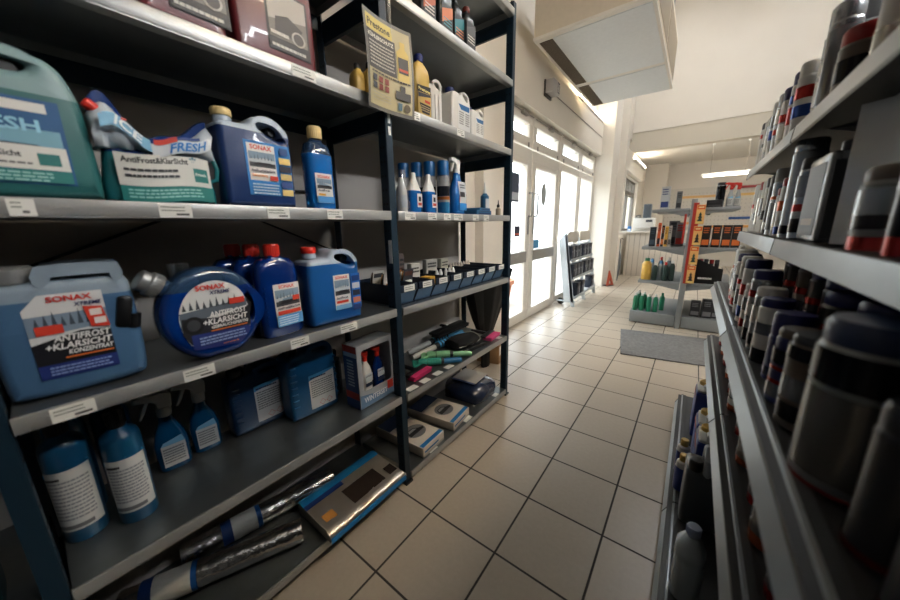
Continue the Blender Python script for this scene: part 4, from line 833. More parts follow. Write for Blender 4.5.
# shelf D right: scrapers, brushes, mitten
def scraper(label, loc, rz, L_, shaft, grip, head, tilt=0, name='ice_scraper', wide=.034):
    e = empty(name, loc, rz, label, 'ice scraper'); e.rotation_euler = (0, R_(-tilt), R_(rz))
    big = L_ > .3; q = 1.35 if big else 1.2
    mb = MB(); mb.tube([(-L_*.5, 0, .016), (-L_*.46, 0, .017), (-L_*.08, 0, .019)], [.009*q, .0125*q, .0125*q], C(shaft, .4), 12); mb.build('shaft', e)
    mb = MB(); mb.tube([(-L_*.12, 0, .02), (-L_*.08, 0, .021), (L_*.2, 0, .021), (L_*.24, 0, .02)], [.0135*q, .0155*q, .0155*q, .0135*q], C(grip, .5), 12)
    for k in range(5): mb.lathe([(.0157*q, 0), (.0166*q, .004), (.0166*q, .012), (.0157*q, .016)], C(head, .4), (0, 0, 0), 14, Matrix.Translation((-L_*.06+k*L_*.054, 0, .021)) @ Matrix.Rotation(pi/2, 4, 'Y'))
    mb.build('grip', e)
    mb = MB(); mb.tube([(L_*.22, 0, .021), (L_*.3, 0, .022), (L_*.4, 0, .02)], [.014*q, .018*q, .016*q], C(head, .4), 12); mb.slab([(L_*.36, -.016), (L_*.48, -wide), (L_*.52, -wide), (L_*.52, wide), (L_*.48, wide), (L_*.36, .016)], .014, C(head, .4), .003, (), Matrix.Translation((0, 0, .016)) @ Matrix.Rotation(-pi/2, 4, 'X')); mb.build('scraper_blade', e); return e
scraper('ice scraper with white shaft, black grip and pale blue blade, rear one', (-1.238, 1.475, ZDR+.001), 90, .5, (206, 204, 198), (18, 20, 24), (90, 170, 210))
scraper('ice scraper with white shaft, black grip and blue blade, front one', (-1.165, 1.44, ZDR+.001), 89, .5, (206, 204, 198), (18, 20, 24), (70, 150, 200))
scraper('short ice scraper with pale green blade and black handle', (-1.035, 1.33, ZDR+.002), 222, .28, (150, 206, 160), (20, 26, 24), (140, 200, 150), wide=.045)
scraper('short ice scraper with teal blade and blue black handle', (-1.015, 1.225, ZDR+.002), 228, .26, (30, 110, 160), (18, 22, 28), (50, 150, 130), wide=.04)
def brush(label, loc, rz, L_, bristle, back, hl, sc_=1, name='snow_brush'):
    e = empty(name, loc, rz, label, 'snow brush')
    mb = MB(); mb.box((0, 0, .022), (L_, .03*sc_, .016), C(back, .45), .005); mb.build('brush_back', e)
    mb = MB()
    for k in range(int(L_/.011)):
        for j in (-1, 0, 1): mb.box((-L_/2+.006+k*.011, -.024*sc_-.002*j, .014+.008*j), (.008, .045*sc_, .007), C(bristle, .6), .002)
    mb.build('bristles', e)
    mb = MB(); mb.tube([(0, .01, .024), (0, .06, .026), (.0, hl, .03)], [.01, .011, .009], C(back, .45), 10); mb.build('handle', e); return e
brush('black snow brush with pink bristles lying near the middle rack post', (-1.03, 1.075, ZDR+.001), 96, .15, (220, 60, 120), (20, 20, 24), .09)
brush('black snow brush with pink bristles at the far end of the shelf', (-1.02, 1.755, ZDR+.001), 96, .15, (230, 90, 150), (20, 20, 24), .12, 1.3)
brush('long black snow brush lying across the ice scrapers at the back', (-1.235, 1.6, ZDR+.052), 90, .34, (24, 24, 28), (16, 16, 18), .02, 1.4)
brush('dark snow brush with black bristles beside the middle rack post', (-1.17, .985, ZDR+.001), 86, .15, (22, 24, 26), (18, 18, 20), .08)
e = empty('scraper_mitten', (-1.07, 1.535, ZDR+.001), 84, 'black padded scraper mitten with grey piping lying on the shelf', 'mitten')
mb = MB(); rows = []
for k in range(11):
    t = k/10; w_ = .055+.03*sin(t*pi); rows.append([(-.1+.2*t, w_*cos(2*pi*j/16), .034+.032*sin(2*pi*j/16)*(1-.3*abs(t-.5))) for j in range(16)])
mb.grid(rows, M('black_mitten_fabric', (18, 18, 19), .85, bump=.2), True, True, True); mb.build('mitten_body', e, 80)
mb = MB(); mb.tube([(.1, .06*cos(t), .034+.03*sin(t)) for t in [2*pi*k/18 for k in range(19)]], .0035, C((140, 140, 136)), 6); mb.tube([(-.1+.02*k, -.082+.004*abs(k-5), .03) for k in range(11)], .0025, C((140, 140, 136)), 6); mb.build('piping', e)
mb = MB(); mb.slab([(-.105, -.012), (.105, -.012), (.105, .012), (-.105, .012)], .02, BLACK, .004, (), Matrix.Translation((0, -.1, .014))); mb.build('scraper_bar', e)

# ------------------------------------------------------------------ right-hand grey gondola
gon = empty('gondola_shelf', (.35, .8, 0), 0, 'grey shop gondola close on the aisle edge, packed with dark cans and bottles', 'gondola')
def gp(mb, name, parent=None):
    o = mb.build(name); o.parent = parent or gon
    if parent is None: o.matrix_parent_inverse = Matrix.Translation((-.35, -.8, 0))
    return o
def rail_board(x0, z, y0, y1, lip, slope, xb=.6, name='shelf_board'):
    mb = MB(); mb.box(((x0+.012+xb)/2, (y0+y1)/2, z-.006), (xb-x0-.012, y1-y0, .012), M('grey_shelf_sheet', (60, 63, 66), .5, .2)); o = gp(mb, name)
    mb = MB(); mb.slab([(x0, z-lip+.003), (x0+.004, z-lip), (x0+slope+.006, z+.004), (x0+slope, z+.004)], y1-y0-.004, RAIL, .001, (), Matrix.Translation((0, (y0+y1)/2, 0)))
    mb.box((x0+slope+.012, (y0+y1)/2, z+.001), (.014, y1-y0-.004, .008), C((60, 64, 68))); r = gp(mb, 'price_rail', o)
    mb = MB(); mb.slab([(x0-.001, z-lip+.003), (x0+.003, z-lip-.001), (x0+slope+.006, z+.005), (x0+slope-.001, z+.005)], .006, C((24, 26, 28)), .0005, (), Matrix.Translation((0, y1, 0))); gp(mb, 'rail_joint', o)
    return o
YS = ((-.7, .3), (.3, 1.3), (1.3, 2.27))
R1, R2, R3, R4, R5 = 1.4, 1.107, .84, .532, .13
for y0, y1 in YS:
    rail_board(.176, R1, y0, y1, .036, .004); rail_board(.18, R2, y0, y1, .042, .004); rail_board(.104, R3, y0, y1, .042, .026); rail_board(.114, R4, y0, y1, .042, .028); rail_board(.025, R5, y0, y1, .06, .03, name='base_deck')
    mb = MB(); mb.box((.06, (y0+y1)/2, .035), (.02, y1-y0, .07), C((50, 54, 58))); gp(mb, 'kick_plate')
    mb = MB(); mb.box((.615, (y0+y1)/2, .72), (.02, y1-y0-.006, 1.44), M('perforated_back_grey', (74, 80, 84), .5, .2))
    for iz in range(16):
        for iy in range(20): mb.box((.6045, y0+.03+.049*iy*(y1-y0)/1.0, .88+.013*iz), (.002, .03*(y1-y0), .005), DARK)
    gp(mb, 'back_panel')
for y in (-.7, .3, 1.3, 2.27):
    mb = MB(); mb.box((.585, y, .72), (.04, .03, 1.44), GREYM); gp(mb, 'upright')
    for z, x0 in ((R1, .2), (R2, .2), (R3, .14), (R4, .15)):
        mb = MB(); mb.slab([(x0+.04, z-.012), (.57, z-.012), (.57, z-.09), (.5, z-.09)], .003, GREYM, .0005, (), Matrix.Translation((0, y, 0))); gp(mb, 'bracket')
rowno = {}
def nth(k):
    names = ['first', 'second', 'third', 'fourth', 'fifth', 'sixth', 'seventh', 'eighth', 'ninth', 'tenth', 'eleventh', 'twelfth', 'thirteenth', 'fourteenth', 'fifteenth', 'sixteenth', 'seventeenth', 'eighteenth']
    return names[k]
def shelf_cans(shelf, z, items, nm):
    for k, it in enumerate(items):
        desc, x, y, r, h, body, cap, bands, caph = it
        aerosol('spray_can' if r < .045 else 'tin_can', '%s, %s from far end, %s' % (desc, nth(k), nm), (x, y, z+.006), r, h, body, cap, bands, 'cans on the '+nm, -90, 'can', caph)
sl = M('silver_can', (160, 165, 170), .22, .75, var=.05); wh = C((206, 206, 202), .3); dk = C((30, 32, 36), .3); gy = C((120, 124, 126), .35); rd_ = C((150, 26, 26), .35); br = C((84, 74, 64), .35); nv = C((20, 28, 84), .35)
W_, S_, Rb, Bb, Kb, Ob = (210, 210, 206), (130, 134, 138), (160, 40, 34), (40, 70, 140), (24, 26, 30), (180, 90, 50)
shelf_cans('top', R1, [
 ('White can with dark hook top', .222, 2.2, .03, .2, wh, dk, ((.75, .85, Rb),), .12), ('White slim can', .222, 2.12, .028, .19, wh, wh, ((.5, .6, S_),), .15), ('Pale grey slim can', .222, 2.03, .028, .185, sl, wh, ((.3, .7, W_),), .15),
 ('White can with blue band', .22, 1.9, .03, .21, wh, wh, ((.4, .6, Bb), (.65, .9, S_)), .16), ('Silver can with red band', .22, 1.8, .03, .21, sl, sl, ((.4, .5, Rb), (.6, .9, W_)), .16), ('White can with navy cap', .22, 1.7, .03, .2, wh, nv, ((.2, .5, W_), (.55, .7, Rb)), .18), ('Silver can with dark cap', .25, 1.62, .03, .24, sl, dk, ((.2, .8, S_),), .16), ('White can with navy top', .22, 1.55, .03, .2, wh, nv, ((.3, .6, Rb), (.65, .8, Bb)), .16), ('White can with pale blue print', .218, 1.46, .03, .195, wh, wh, ((.3, .5, Bb), (.6, .8, Rb)), .16),
 ('Wide grey tin with dark band', .268, 1.33, .062, .27, gy, gy, ((.55, .72, Kb), (.2, .5, (110, 100, 90))), .22), ('Slim silver can in front of the wide tin', .216, 1.2, .026, .22, sl, sl, ((.1, .9, S_),), .14), ('Brown can with red lid', .23, 1.1, .036, .13, br, rd_, ((.3, .7, Kb),), .2),
 ('Large dark brown tin with red rim', .285, .99, .064, .33, br, rd_, ((.5, .75, (70, 62, 56)), (.75, .95, Kb)), .08), ('White can with red neck', .222, .885, .03, .15, wh, rd_, ((.1, .4, W_),), .25), ('Tall red can', .25, .82, .04, .32, rd_, rd_, ((.2, .5, (130, 20, 20)),), .1), ('Large black tin with silver foot', .25, .70, .052, .3, dk, dk, ((.02, .35, S_),), .12)], 'top gondola shelf')
shelf_cans('mid', R2, [
 ('Slim white can with red print', .225, 2.1, .026, .21, wh, wh, ((.6, .7, Rb),), .15), ('Slim white can', .225, 2.03, .026, .205, wh, wh, ((.3, .5, S_),), .15), ('Slim white can with red cap ring', .225, 1.95, .026, .21, wh, rd_, ((.2, .8, W_),), .14), ('White slim can with grey print', .225, 1.87, .026, .205, wh, wh, ((.4, .8, S_),), .15), ('White slim can with dark cap', .225, 1.79, .026, .21, wh, dk, ((.3, .5, Kb),), .15), ('Black slim can', .225, 1.7, .027, .21, dk, dk, ((.1, .25, W_),), .15),
 ('Grey tall can with orange stripe', .228, 1.6, .032, .22, sl, gy, ((.66, .72, Ob), (.1, .6, S_)), .18), ('White can with orange lid', .222, 1.51, .024, .15, wh, rd_, ((.2, .8, W_),), .12), ('White can with orange and blue print', .222, 1.44, .026, .175, wh, rd_, ((.05, .2, Bb), (.5, .7, Ob)), .12),
 ('Tall smooth silver tube', .226, 1.335, .034, .26, M('clear_silver', (150, 158, 164), .2, .5), sl, ((.05, .15, Kb),), .1), ('Dark banded can', .222, 1.235, .026, .2, sl, dk, ((.1, .3, Kb), (.4, .5, Rb), (.6, .9, S_)), .12)], 'second gondola shelf')
def flat_tin(label, loc, rz, w, d, h, mat, front):
    e = empty('flat_tin', loc, rz, label, 'tin'); mb = MB(); mb.box((0, 0, h/2), (w, d, h), mat, .008); mb.build('body', e)
    mb = MB(); mb.lathe([(.014, h), (.016, h+.004), (.016, h+.02), (.013, h+.023)], dk, (w*.2, 0, 0)); mb.build('cap', e)
    L = Label(-d/2); L.rect(-w*.42, h*.08, w*.42, h*.9, front); L.rect(-w*.3, h*.2, w*.3, h*.28, (120, 100, 80)); L.build('printed_front', e)
    L = Label(mp=lambda x, z, off: (w/2+off, x, z)); L.rect(-d*.38, h*.05, d*.38, h*.9, (60, 64, 68)); L.build('printed_side', e); return e
flat_tin('flat rectangular oil tin with dark front on the second gondola shelf', (.24, 1.1, R2+.006), -90, .15, .075, .185, sl, (52, 56, 58))
e = empty('curled_poster', (.24, .935, R2+.006), -90, 'curled glossy white plastic sheet standing between oil tin and jar', 'sheet')
mb = MB(); rows = [[(-.055+.11*k/12, -.02+.05*sin(k/12*2.4), z) for k in range(13)]+[(-.055+.11*k/12, -.017+.05*sin(k/12*2.4), z) for k in range(12, -1, -1)] for z in (0, .1, .2, .255)]
mb.grid(rows, M('glossy_white_sheet', (214, 218, 220), .15, coat=.6), True, True, True); mb.build('sheet', e)
mb = MB(); mb.box((0, .026, .2552), (.05, .03, .002), WHITE); mb.build('top_fold', e)
aerosol('jar', 'squat jar with brown lid and grey and red bands, second gondola shelf', (.245, .80, R2+.006), .048, .125, gy, br, ((.0, .2, Rb), (.3, .5, Kb), (.5, .85, S_)), None, -90, 'jar', .14)
for k, (y, x) in enumerate(((.68, .23), (.59, .225), (.5, .222))): aerosol('spray_can', '%s tall dark banded can between jar and shelf corner, second gondola shelf' % ordn[k].capitalize(), (x, y, R2+.006), .03, .235, sl, dk, ((.0, .12, Rb), (.12, .4, Kb), (.4, .55, S_), (.62, .95, Kb)), 'dark banded cans near the corner', -90, 'can', .12)
for k, (y, x) in enumerate(((.82, .42), (.69, .4), (.58, .4), (1.2, .4), (1.4, .42), (1.6, .42))): aerosol('tin_can', '%s shadowed tin in the rear row of the second gondola shelf' % ordn[k].capitalize(), (x, y, R2+.006), .05, .2, dk, dk, ((.1, .4, S_),), 'rear tins on the second shelf', -90, 'can', .1)
# third shelf
spray_bottle('white trigger spray bottle at the far end of the third gondola shelf', (.2, 2.17, R3+.006), -90, .08, .06, .125, WHITE, WHITE, 1.1, lab=0)
aerosol('tin_can', 'small white tin with blue lid beside the white trigger spray', (.21, 2.03, R3+.006), .03, .06, wh, C((60, 120, 190), .3), ((.3, .7, W_),), None, -90, 'can', .2)
nvc = M('navy_cap', (16, 22, 84), .35)
shelf_cans('third', R3, [
 ('White can with orange stripes', .185, 1.86, .034, .2, wh, wh, ((.1, .2, Ob), (.85, .95, Ob), (.3, .7, S_)), .3), ('White capped silver can', .176, 1.72, .034, .205, sl, wh, ((.05, .15, Rb), (.3, .6, W_)), .25), ('White can with navy cap', .172, 1.6, .034, .2, wh, nvc, ((.05, .2, Rb), (.35, .7, S_)), .12), ('Slim white can', .166, 1.48, .028, .2, wh, wh, ((.2, .5, S_), (.6, .7, Rb)), .12), ('White can with wide navy lid', .17, 1.365, .033, .2, wh, nvc, ((.1, .3, Bb), (.5, .7, Rb)), .12), ('Slim white and red can', .163, 1.25, .027, .14, wh, wh, ((.1, .3, Rb), (.5, .8, S_)), .1), ('Silver can with dark foot', .166, 1.158, .03, .19, sl, nvc, ((.0, .2, Kb), (.4, .6, W_), (.7, .8, Rb)), .1), ('Silver can with white print', .166, 1.068, .029, .158, sl, wh, ((.1, .3, Kb), (.5, .8, W_)), .1), ('White and black can', .166, .982, .03, .148, wh, nvc, ((.0, .25, Kb), (.5, .7, S_)), .1),
 ('Navy cup lidded can', .176, .875, .032, .14, nv, nvc, ((.1, .3, (30, 34, 70)),), .3), ('Dark blue can with red print', .167, .765, .031, .135, nv, br, ((.3, .36, Rb), (.5, .55, Rb), (.6, .8, Kb), (.1, .3, S_)), .08), ('White and brown can with black band', .172, .682, .035, .148, br, dk, ((.1, .3, Kb), (.35, .6, S_), (.8, .95, Kb)), .06)], 'third gondola shelf')
aerosol('tin_can', 'largest silver and dark tin, close to the aisle edge of third gondola shelf', (.184, .553, R3+.006), .05, .205, M('big_tin_silver', (120, 126, 130), .3, .5), C((20, 40, 76), .35), ((.0, .025, Rb), (.08, .68, (104, 104, 102)), (.72, .95, Kb)), None, -90, 'can', .12)
aerosol('spray_can', 'shadowed can with flared dark lid beside the largest tin', (.182, .44, R3+.006), .028, .155, dk, dk, ((.0, .06, (120, 40, 34)),), None, -90, 'can', .14)
aerosol('tin_can', 'dark tin with red rim and grey lid, nearest the camera on third gondola shelf', (.196, .368, R3+.006), .037, .135, dk, gy, ((.0, .04, Rb), (.85, .95, Rb)), None, -90, 'can', .1)
aerosol('tin_can', 'pale grey lidded tin in the dark corner of third gondola shelf', (.28, .42, R3+.006), .036, .17, gy, gy, ((.3, .8, Kb),), None, -90, 'can', .2)
for k, (y, x, h) in enumerate(((.74, .31, .18), (.6, .33, .18), (.9, .3, .17), (1.0, .28, .17), (1.1, .3, .19), (1.22, .3, .2), (1.35, .3, .21), (1.5, .3, .21), (1.65, .32, .21), (.85, .42, .2), (1.05, .42, .2), (1.2, .42, .2))): aerosol('tin_can', '%s dark navy lidded tin in the rear rows of the third gondola shelf' % nth(k).capitalize(), (x, y, R3+.006), .046, h, dk if k % 2 else br, nvc, ((.1, .5, (60, 62, 70)), (.6, .7, Rb)), 'rear tins on the third shelf', -90, 'can', .14)
# fourth shelf
for k, (y, x, c) in enumerate(((1.5, .2, dk), (1.36, .19, wh), (1.2, .2, dk), (1.05, .19, br), (.9, .2, dk), (.78, .19, dk), (.66, .2, dk), (1.65, .2, wh), (1.8, .2, wh), (1.95, .2, wh), (2.1, .2, wh))): aerosol('tin_can', '%s can standing on the fourth gondola shelf behind its price rail' % nth(k).capitalize(), (x, y, R4+.006), .032, .14+.02*(k % 3), c, dk if k % 2 else gy, ((.0, .15, Ob if k % 2 else Rb), (.3, .7, S_)), 'cans on the fourth shelf', -90, 'can', .12)
# bottom shelf
def blue_oil(label, loc, rz):
    e = empty('oil_canister', loc, rz, label, 'canister', 'blue oil canisters with yellow caps'); w, d, h = .125, .07, .27; m = M('blue_oil_canister', (20, 48, 130), .35, coat=.3)
    mb = MB(); mb.box((0, 0, h*.43), (w, d, h*.86), m, .008); mb.build('body', e)
    mb = MB(); mb.box((.0, 0, h*.885), (w*.9, d*.85, h*.05), C((196, 198, 196), .4), .006); mb.tube([(.01, 0, h*.9), (.02, 0, h*.96), (.045, 0, h*.97), (.056, 0, h*.9)], .008, C((196, 198, 196), .4)); mb.build('white_top', e)
    mb = MB(); mb.lathe([(.022, h*.9), (.023, h*.91), (.023, h*.965), (.02, h*.975)], M('ochre_cap', (206, 170, 84), .4), (-.03, 0, 0)); mb.build('cap', e)
    L = Label(-d/2); L.rect(-w*.42, .03, w*.42, .19, (26, 60, 150)); L.rect(-w*.35, .12, w*.35, .17, (40, 84, 170)); L.rect(-w*.42, .2, w*.42, .22, (190, 44, 40)); L.build('printed_label', e); return e
blue_oil('blue oil canister with ochre cap, farthest along the gondola base', (.13, 1.87, R5+.006), -90)
blue_oil('blue oil canister with ochre cap, middle one of three on gondola base', (.132, 1.56, R5+.006), -90)
blue_oil('blue oil canister with ochre cap, nearest of three on gondola base', (.132, 1.425, R5+.006), -90)
def sbot(label, loc):
    e = empty('small_oil_bottle', loc, -90, label, 'bottle', 'small ochre capped bottles'); mb = MB(); mb.lathe([(.022, 0), (.024, .004), (.024, .1), (.02, .118), (.012, .125), (.012, .13)], M('blue_oil_canister', (20, 48, 130)), seg=20); mb.build('body', e)
    mb = MB(); mb.lathe([(.024, .1), (.021, .12), (.013, .127)], WHITE, seg=20); mb.build('white_shoulder', e); mb = MB(); mb.lathe([(.014, .126), (.014, .15), (.012, .153)], M('ochre_cap', (206, 170, 84)), seg=18); mb.build('cap', e); return e
sbot('small blue bottle with ochre cap on gondola base, farther one', (.07, 1.5, R5+.006)); sbot('small blue bottle with ochre cap on gondola base, nearer one', (.07, 1.39, R5+.006))
e = empty('grey_jug', (.125, 1.25, R5+.006), -90, 'dark grey jug with pale curved handle behind the clear bottle', 'jug')
mb = MB(); mb.slab(chaikin([(-.075, 0), (.075, 0), (.075, .2), (.05, .235), (-.04, .235), (-.075, .2)], 2), .11, M('dark_grey_jug', (54, 60, 66), .35), .014); mb.build('body', e)
mb = MB(); mb.tube([(.05, 0, .22), (.055, 0, .275), (.02, 0, .295), (-.02, 0, .28), (-.05, 0, .225)], [.012, .013, .014, .013, .012], M('pale_grey_handle', (150, 158, 164), .3), 12); mb.build('handle', e)
mb = MB(); mb.lathe([(.018, .225), (.02, .23), (.02, .258), (.016, .262)], BLACK, (.04, -.03, 0)); mb.build('cap', e)
e = empty('clear_bottle', (.094, .955, R5+.006), -90, 'clear plastic water bottle with grey blue cap on the gondola base', 'bottle')
CP = M('clear_bottle_plastic', (196, 210, 220), .12, trans=.3, coat=.4, var=.03)
mb = MB(); oval_body(mb, [(.94, 0, None), (1, .006, None), (1, .12, None), (.95, .128, None), (1, .136, None), (.95, .16, None), (.55, .185, .5), (.3, .19, .35), (.3, .2, .35)], .085, .07, CP); mb.build('body', e); cap_on(e, .0165, .196, .222, M('grey_blue_cap', (150, 164, 190), .35))
L = Label(R=.0362); L.rect(-.05, .02, .05, .1, (110, 130, 156)); L.poly([(-.05, .1), (.05, .085), (.05, .09), (-.05, .108)], (40, 30, 30)); L.build('printed_label', e)

# ------------------------------------------------------------------ mid-shop gondola
g2 = empty('display_gondola', (-.04, 4.75, 0), 0, 'double sided grey gondola in mid shop with red end strip and mixed goods', 'gondola')
def g2p(mb, name): o = mb.build(name); o.parent = g2; o.matrix_parent_inverse = Matrix.Translation((.04, -4.75, 0)); return o
Y0, Y1 = 4.29, 5.29
for s_, xm, xo in ((-1, -.07, -.52), (1, -.01, .44)):
    mb = MB(); mb.box(((xm+xo)/2, (Y0+Y1)/2, .075), (abs(xo-xm), Y1-Y0, .13), GREYM, .004); mb.box(((xm+xo)/2-s_*.02, (Y0+Y1)/2, .006), (abs(xo-xm)-.05, Y1-Y0-.04, .012), BLACK); g2p(mb, 'base_plinth')
    for z, xs in ((.52, .40), (.905, .40), (1.31, .34)):
        mb = MB(); x2 = xm+s_*xs; mb.box(((xm+x2)/2, (Y0+Y1)/2, z-.017), (xs, Y1-Y0, .034), GREYM, .003); g2p(mb, 'shelf_board')
        mb = MB(); mb.slab([(xm, z-.034), (x2-s_*.12, z-.034), (xm, z-.09)], .004, GREYM, .0005, (), Matrix.Translation((0, Y0+.01, 0))); g2p(mb, 'bracket')
mb = MB(); mb.box((-.04, (Y0+Y1)/2, .72), (.03, Y1-Y0, 1.36), M('pale_back_panel', (170, 172, 172), .6)); g2p(mb, 'back_panel')
mb = MB(); mb.box((-.04, Y0-.01, .7), (.05, .03, 1.4), GREYM, .003); g2p(mb, 'upright')
mb = MB(); mb.box((-.04, Y1+.01, .7), (.05, .03, 1.4), GREYM, .003); g2p(mb, 'upright')
mb = MB(); mb.box((-.02, Y0-.032, .94), (.045, .012, .84), M('red_strip', (176, 50, 40), .45)); g2p(mb, 'red_end_strip')
for s_, xx in ((-1, -.1), (1, .005)):
    mb = MB(); mb.box((xx, Y0+.03, 1.1), (.02, .05, .3), M('red_strip', (176, 50, 40))); g2p(mb, 'red_side_panel')
for k, (z, x) in enumerate(((1.245, .022), (1.03, .022), (.825, .018), (.625, .016))):
    e = empty('air_freshener_card', (x, Y0-.052, z-.1), 0, '%s orange air freshener card from the top of the red end strip' % ordn[k].capitalize(), 'air freshener', 'air fresheners on the red strip')
    e.scale = (.72, 1, .98); mb = MB(); mb.box((0, 0, .1), (.1, .003, .195), C((222, 172, 104)), .001); mb.build('backing_card', e)
    L = Label(-.0015); L.rect(-.045, .15, .045, .19, (206, 90, 40)); L.lines(-.03, .03, .165, 1, .01, (240, 220, 160), .012, k); L.poly([(-.03, .03), (.03, .03), (.012, .06), (.026, .062), (.008, .09), (.018, .092), (0, .125), (-.018, .092), (-.008, .09), (-.026, .062), (-.012, .06)], (30, 60, 56) if k % 2 == 0 else (36, 34, 36)); L.rect(-.04, .008, .04, .026, (226, 200, 120)); L.build('tree_print', e)
    mb = MB(); mb.tube([(0, .02, .185), (0, 0, .192), (0, -.01, .188)], .002, SILVER, 6); mb.build('hook', e)
GB = M('green_bottle_plastic', (36, 122, 92), .35, coat=.2)
def gbottle(label, loc, mat, capm, r, h, group, name='cleaner_bottle'):
    e = empty(name, loc, 0, label, 'bottle', group); mb = MB(); mb.lathe([(r*.93, 0), (r, .005), (r, h*.72), (r*.7, h*.82), (r*.4, h*.86), (r*.4, h*.88)], mat, seg=18); mb.build('body', e)
    mb = MB(); mb.lathe([(r*.48, h*.86), (r*.48, h*.98), (r*.4, h)], capm, seg=16); mb.build('cap', e); return e
k = 0
for (x, y) in ((-.48, 4.36), (-.415, 4.37), (-.34, 4.36), (-.275, 4.37), (-.47, 4.47), (-.4, 4.48), (-.47, 4.58), (-.22, 4.5)):
    gbottle('%s green bottle with white cap on the gondola base' % ordn[k].capitalize(), (x, y, .141), GB, WHITE if k != 7 else GB, .026, .21, 'green bottles on the gondola base'); k += 1
YB_ = M('yellow_liquid_bottle', (214, 172, 78), .3, coat=.3)
e = gbottle('yellow liquid bottle with green cap at the corner of the display gondola', (-.405, 4.37, .521), YB_, C((40, 110, 80), .4), .05, .25, None)
k = 0
for (x, y, m, h) in ((-.32, 4.36, 0, .2), (-.27, 4.4, 1, .22), (-.22, 4.36, 0, .21), (-.16, 4.38, 0, .23), (-.36, 4.5, 1, .22), (-.28, 4.54, 0, .25), (-.2, 4.52, 1, .25), (-.38, 4.65, 0, .22)):
    gbottle('%s small dark and clear bottle beside the yellow liquid bottle' % ordn[k].capitalize(), (x, y, .521), (M('dark_green_bottle', (40, 60, 56), .3), M('clear_grey_bottle', (130, 140, 144), .25))[m], (WHITE, C((60, 120, 170), .4), REDCAP)[k % 3], .028, h, 'small bottles beside the yellow one'); k += 1
def slimbox(label, loc, rz, w, d, h, c1, c2, name='slim_carton', cat='box', grp=None):
    e = empty(name, loc, rz, label, cat, grp); mb = MB(); mb.box((0, 0, h/2), (w, d, h), C(c1, .4), .0015); mb.build('carton', e)
    L = Label(-d/2); L.rect(-w*.46, h*.04, w*.46, h*.97, c1); L.rect(-w*.42, h*.1, w*.42, h*.35, c2); L.lines(-w*.35, w*.3, h*.85, 3, h*.1, c2, None, 2); L.build('printed_front', e); return e
for k, (x, w, h, c1, c2) in enumerate(((-.385, .06, .215, (36, 44, 52), (70, 84, 96)), (-.325, .03, .26, (206, 90, 44), (40, 40, 44)), (-.29, .026, .23, (30, 30, 34), (200, 110, 50)), (-.257, .03, .22, (206, 160, 70), (60, 50, 40)), (-.222, .028, .225, (170, 168, 164), (90, 90, 94)))):
    slimbox('%s upright slim carton from the outer edge of the upper gondola shelf' % ordn[k].capitalize(), (x, 4.4, .906), 4, w, .12, h, c1, c2, grp='slim cartons on the gondola')
slimbox('dark grey boxed tool standing behind the slim cartons', (-.2, 4.6, .906), 0, .1, .1, .28, (90, 92, 96), (50, 52, 56))
slimbox('silver boxed gadget beside the red side panel', (-.13, 4.46, .906), 0, .08, .1, .26, (120, 124, 130), (170, 50, 44))
# top shelf of the gondola
slimbox('tall silver blister pack with dark blue windows on gondola top', (-.315, 4.5, 1.311), -6, .085, .03, .25, (180, 184, 188), (40, 56, 110))
slimbox('narrow black and clear blister pack on gondola top', (-.185, 4.5, 1.311), 5, .05, .02, .19, (96, 100, 104), (40, 44, 48))
aerosol('flask', 'tall silver and black flask on gondola top', (.165, 4.5, 1.311), .038, .25, sl, dk, ((.3, .95, Kb),), None, 0, 'flask', .1)
slimbox('low black box at the foot of the tall flask', (.125, 4.42, 1.311), 0, .13, .07, .075, (24, 24, 26), (60, 60, 62))
spray_bottle('grey trigger spray with red head on gondola top, first', (.245, 4.45, 1.311), 0, .055, .045, .17, M('pale_grey_spray', (160, 166, 170), .3), REDCAP, 1.1, 'red headed sprays')
spray_bottle('grey trigger spray with red head on gondola top, second beside it', (.305, 4.5, 1.311), 0, .055, .045, .17, M('pale_grey_spray', (160, 166, 170)), REDCAP, 1.1, 'red headed sprays')
for k, x in enumerate((.095, .18, .262, .338)): slimbox('%s orange and black boxed polish on the aisle side of the gondola' % ordn[k].capitalize(), (x, 4.38, .906), 0, .07, .07, .225, (26, 24, 24), (214, 110, 50), 'polish_box', 'box', 'orange and black boxes')
for k, x in enumerate((.1, .2, .3)):
    e = empty('red_tray', (x-.02, 4.4, .521+.285), 0)
    COL.objects.unlink(e); bpy.data.objects.remove(e)
e = empty('display_tray', (.14, 4.44, .521), 0, 'black display tray with white lettering strip on the gondola', 'display tray')
mb = MB(); mb.slab([(-.1, 0), (.14, 0), (.14, .16), (.1, .17), (-.1, .27)], .004, BLACK, .001, (), Matrix.Translation((0, -.1, 0))); mb.box((.02, -.0, .004), (.24, .2, .008), BLACK); mb.box((-.098, 0, .13), (.004, .2, .26), BLACK); mb.box((.138, 0, .08), (.004, .2, .16), BLACK); mb.build('tray', e)
L = Label(-.1022); L.lines(-.06, .06, .045, 1, .01, (220, 220, 216), .02, 2); L.build('lettering_strip', e)
for k in range(6): aerosol('small_can', '%s small dark can packed in the black display tray' % ordn[k].capitalize(), (.09+.045*(k % 4), 4.42+.06*(k//4), .531), .02, .24, dk, C((60, 64, 68)) if k % 2 else rd_, ((.3, .6, (90, 92, 96)),), 'dark cans in the tray', 0, 'can', .15)
for k, (x, y) in enumerate(((.1, 4.42), (.2, 4.4), (.28, 4.44), (.36, 4.4))): slimbox('%s dark carton stacked on the aisle side gondola base' % ordn[k].capitalize(), (x, y, .141), 5*k, .085, .1, .17+.03*(k % 2), (40, 42, 46), (120, 122, 126), grp='dark cartons on the base')
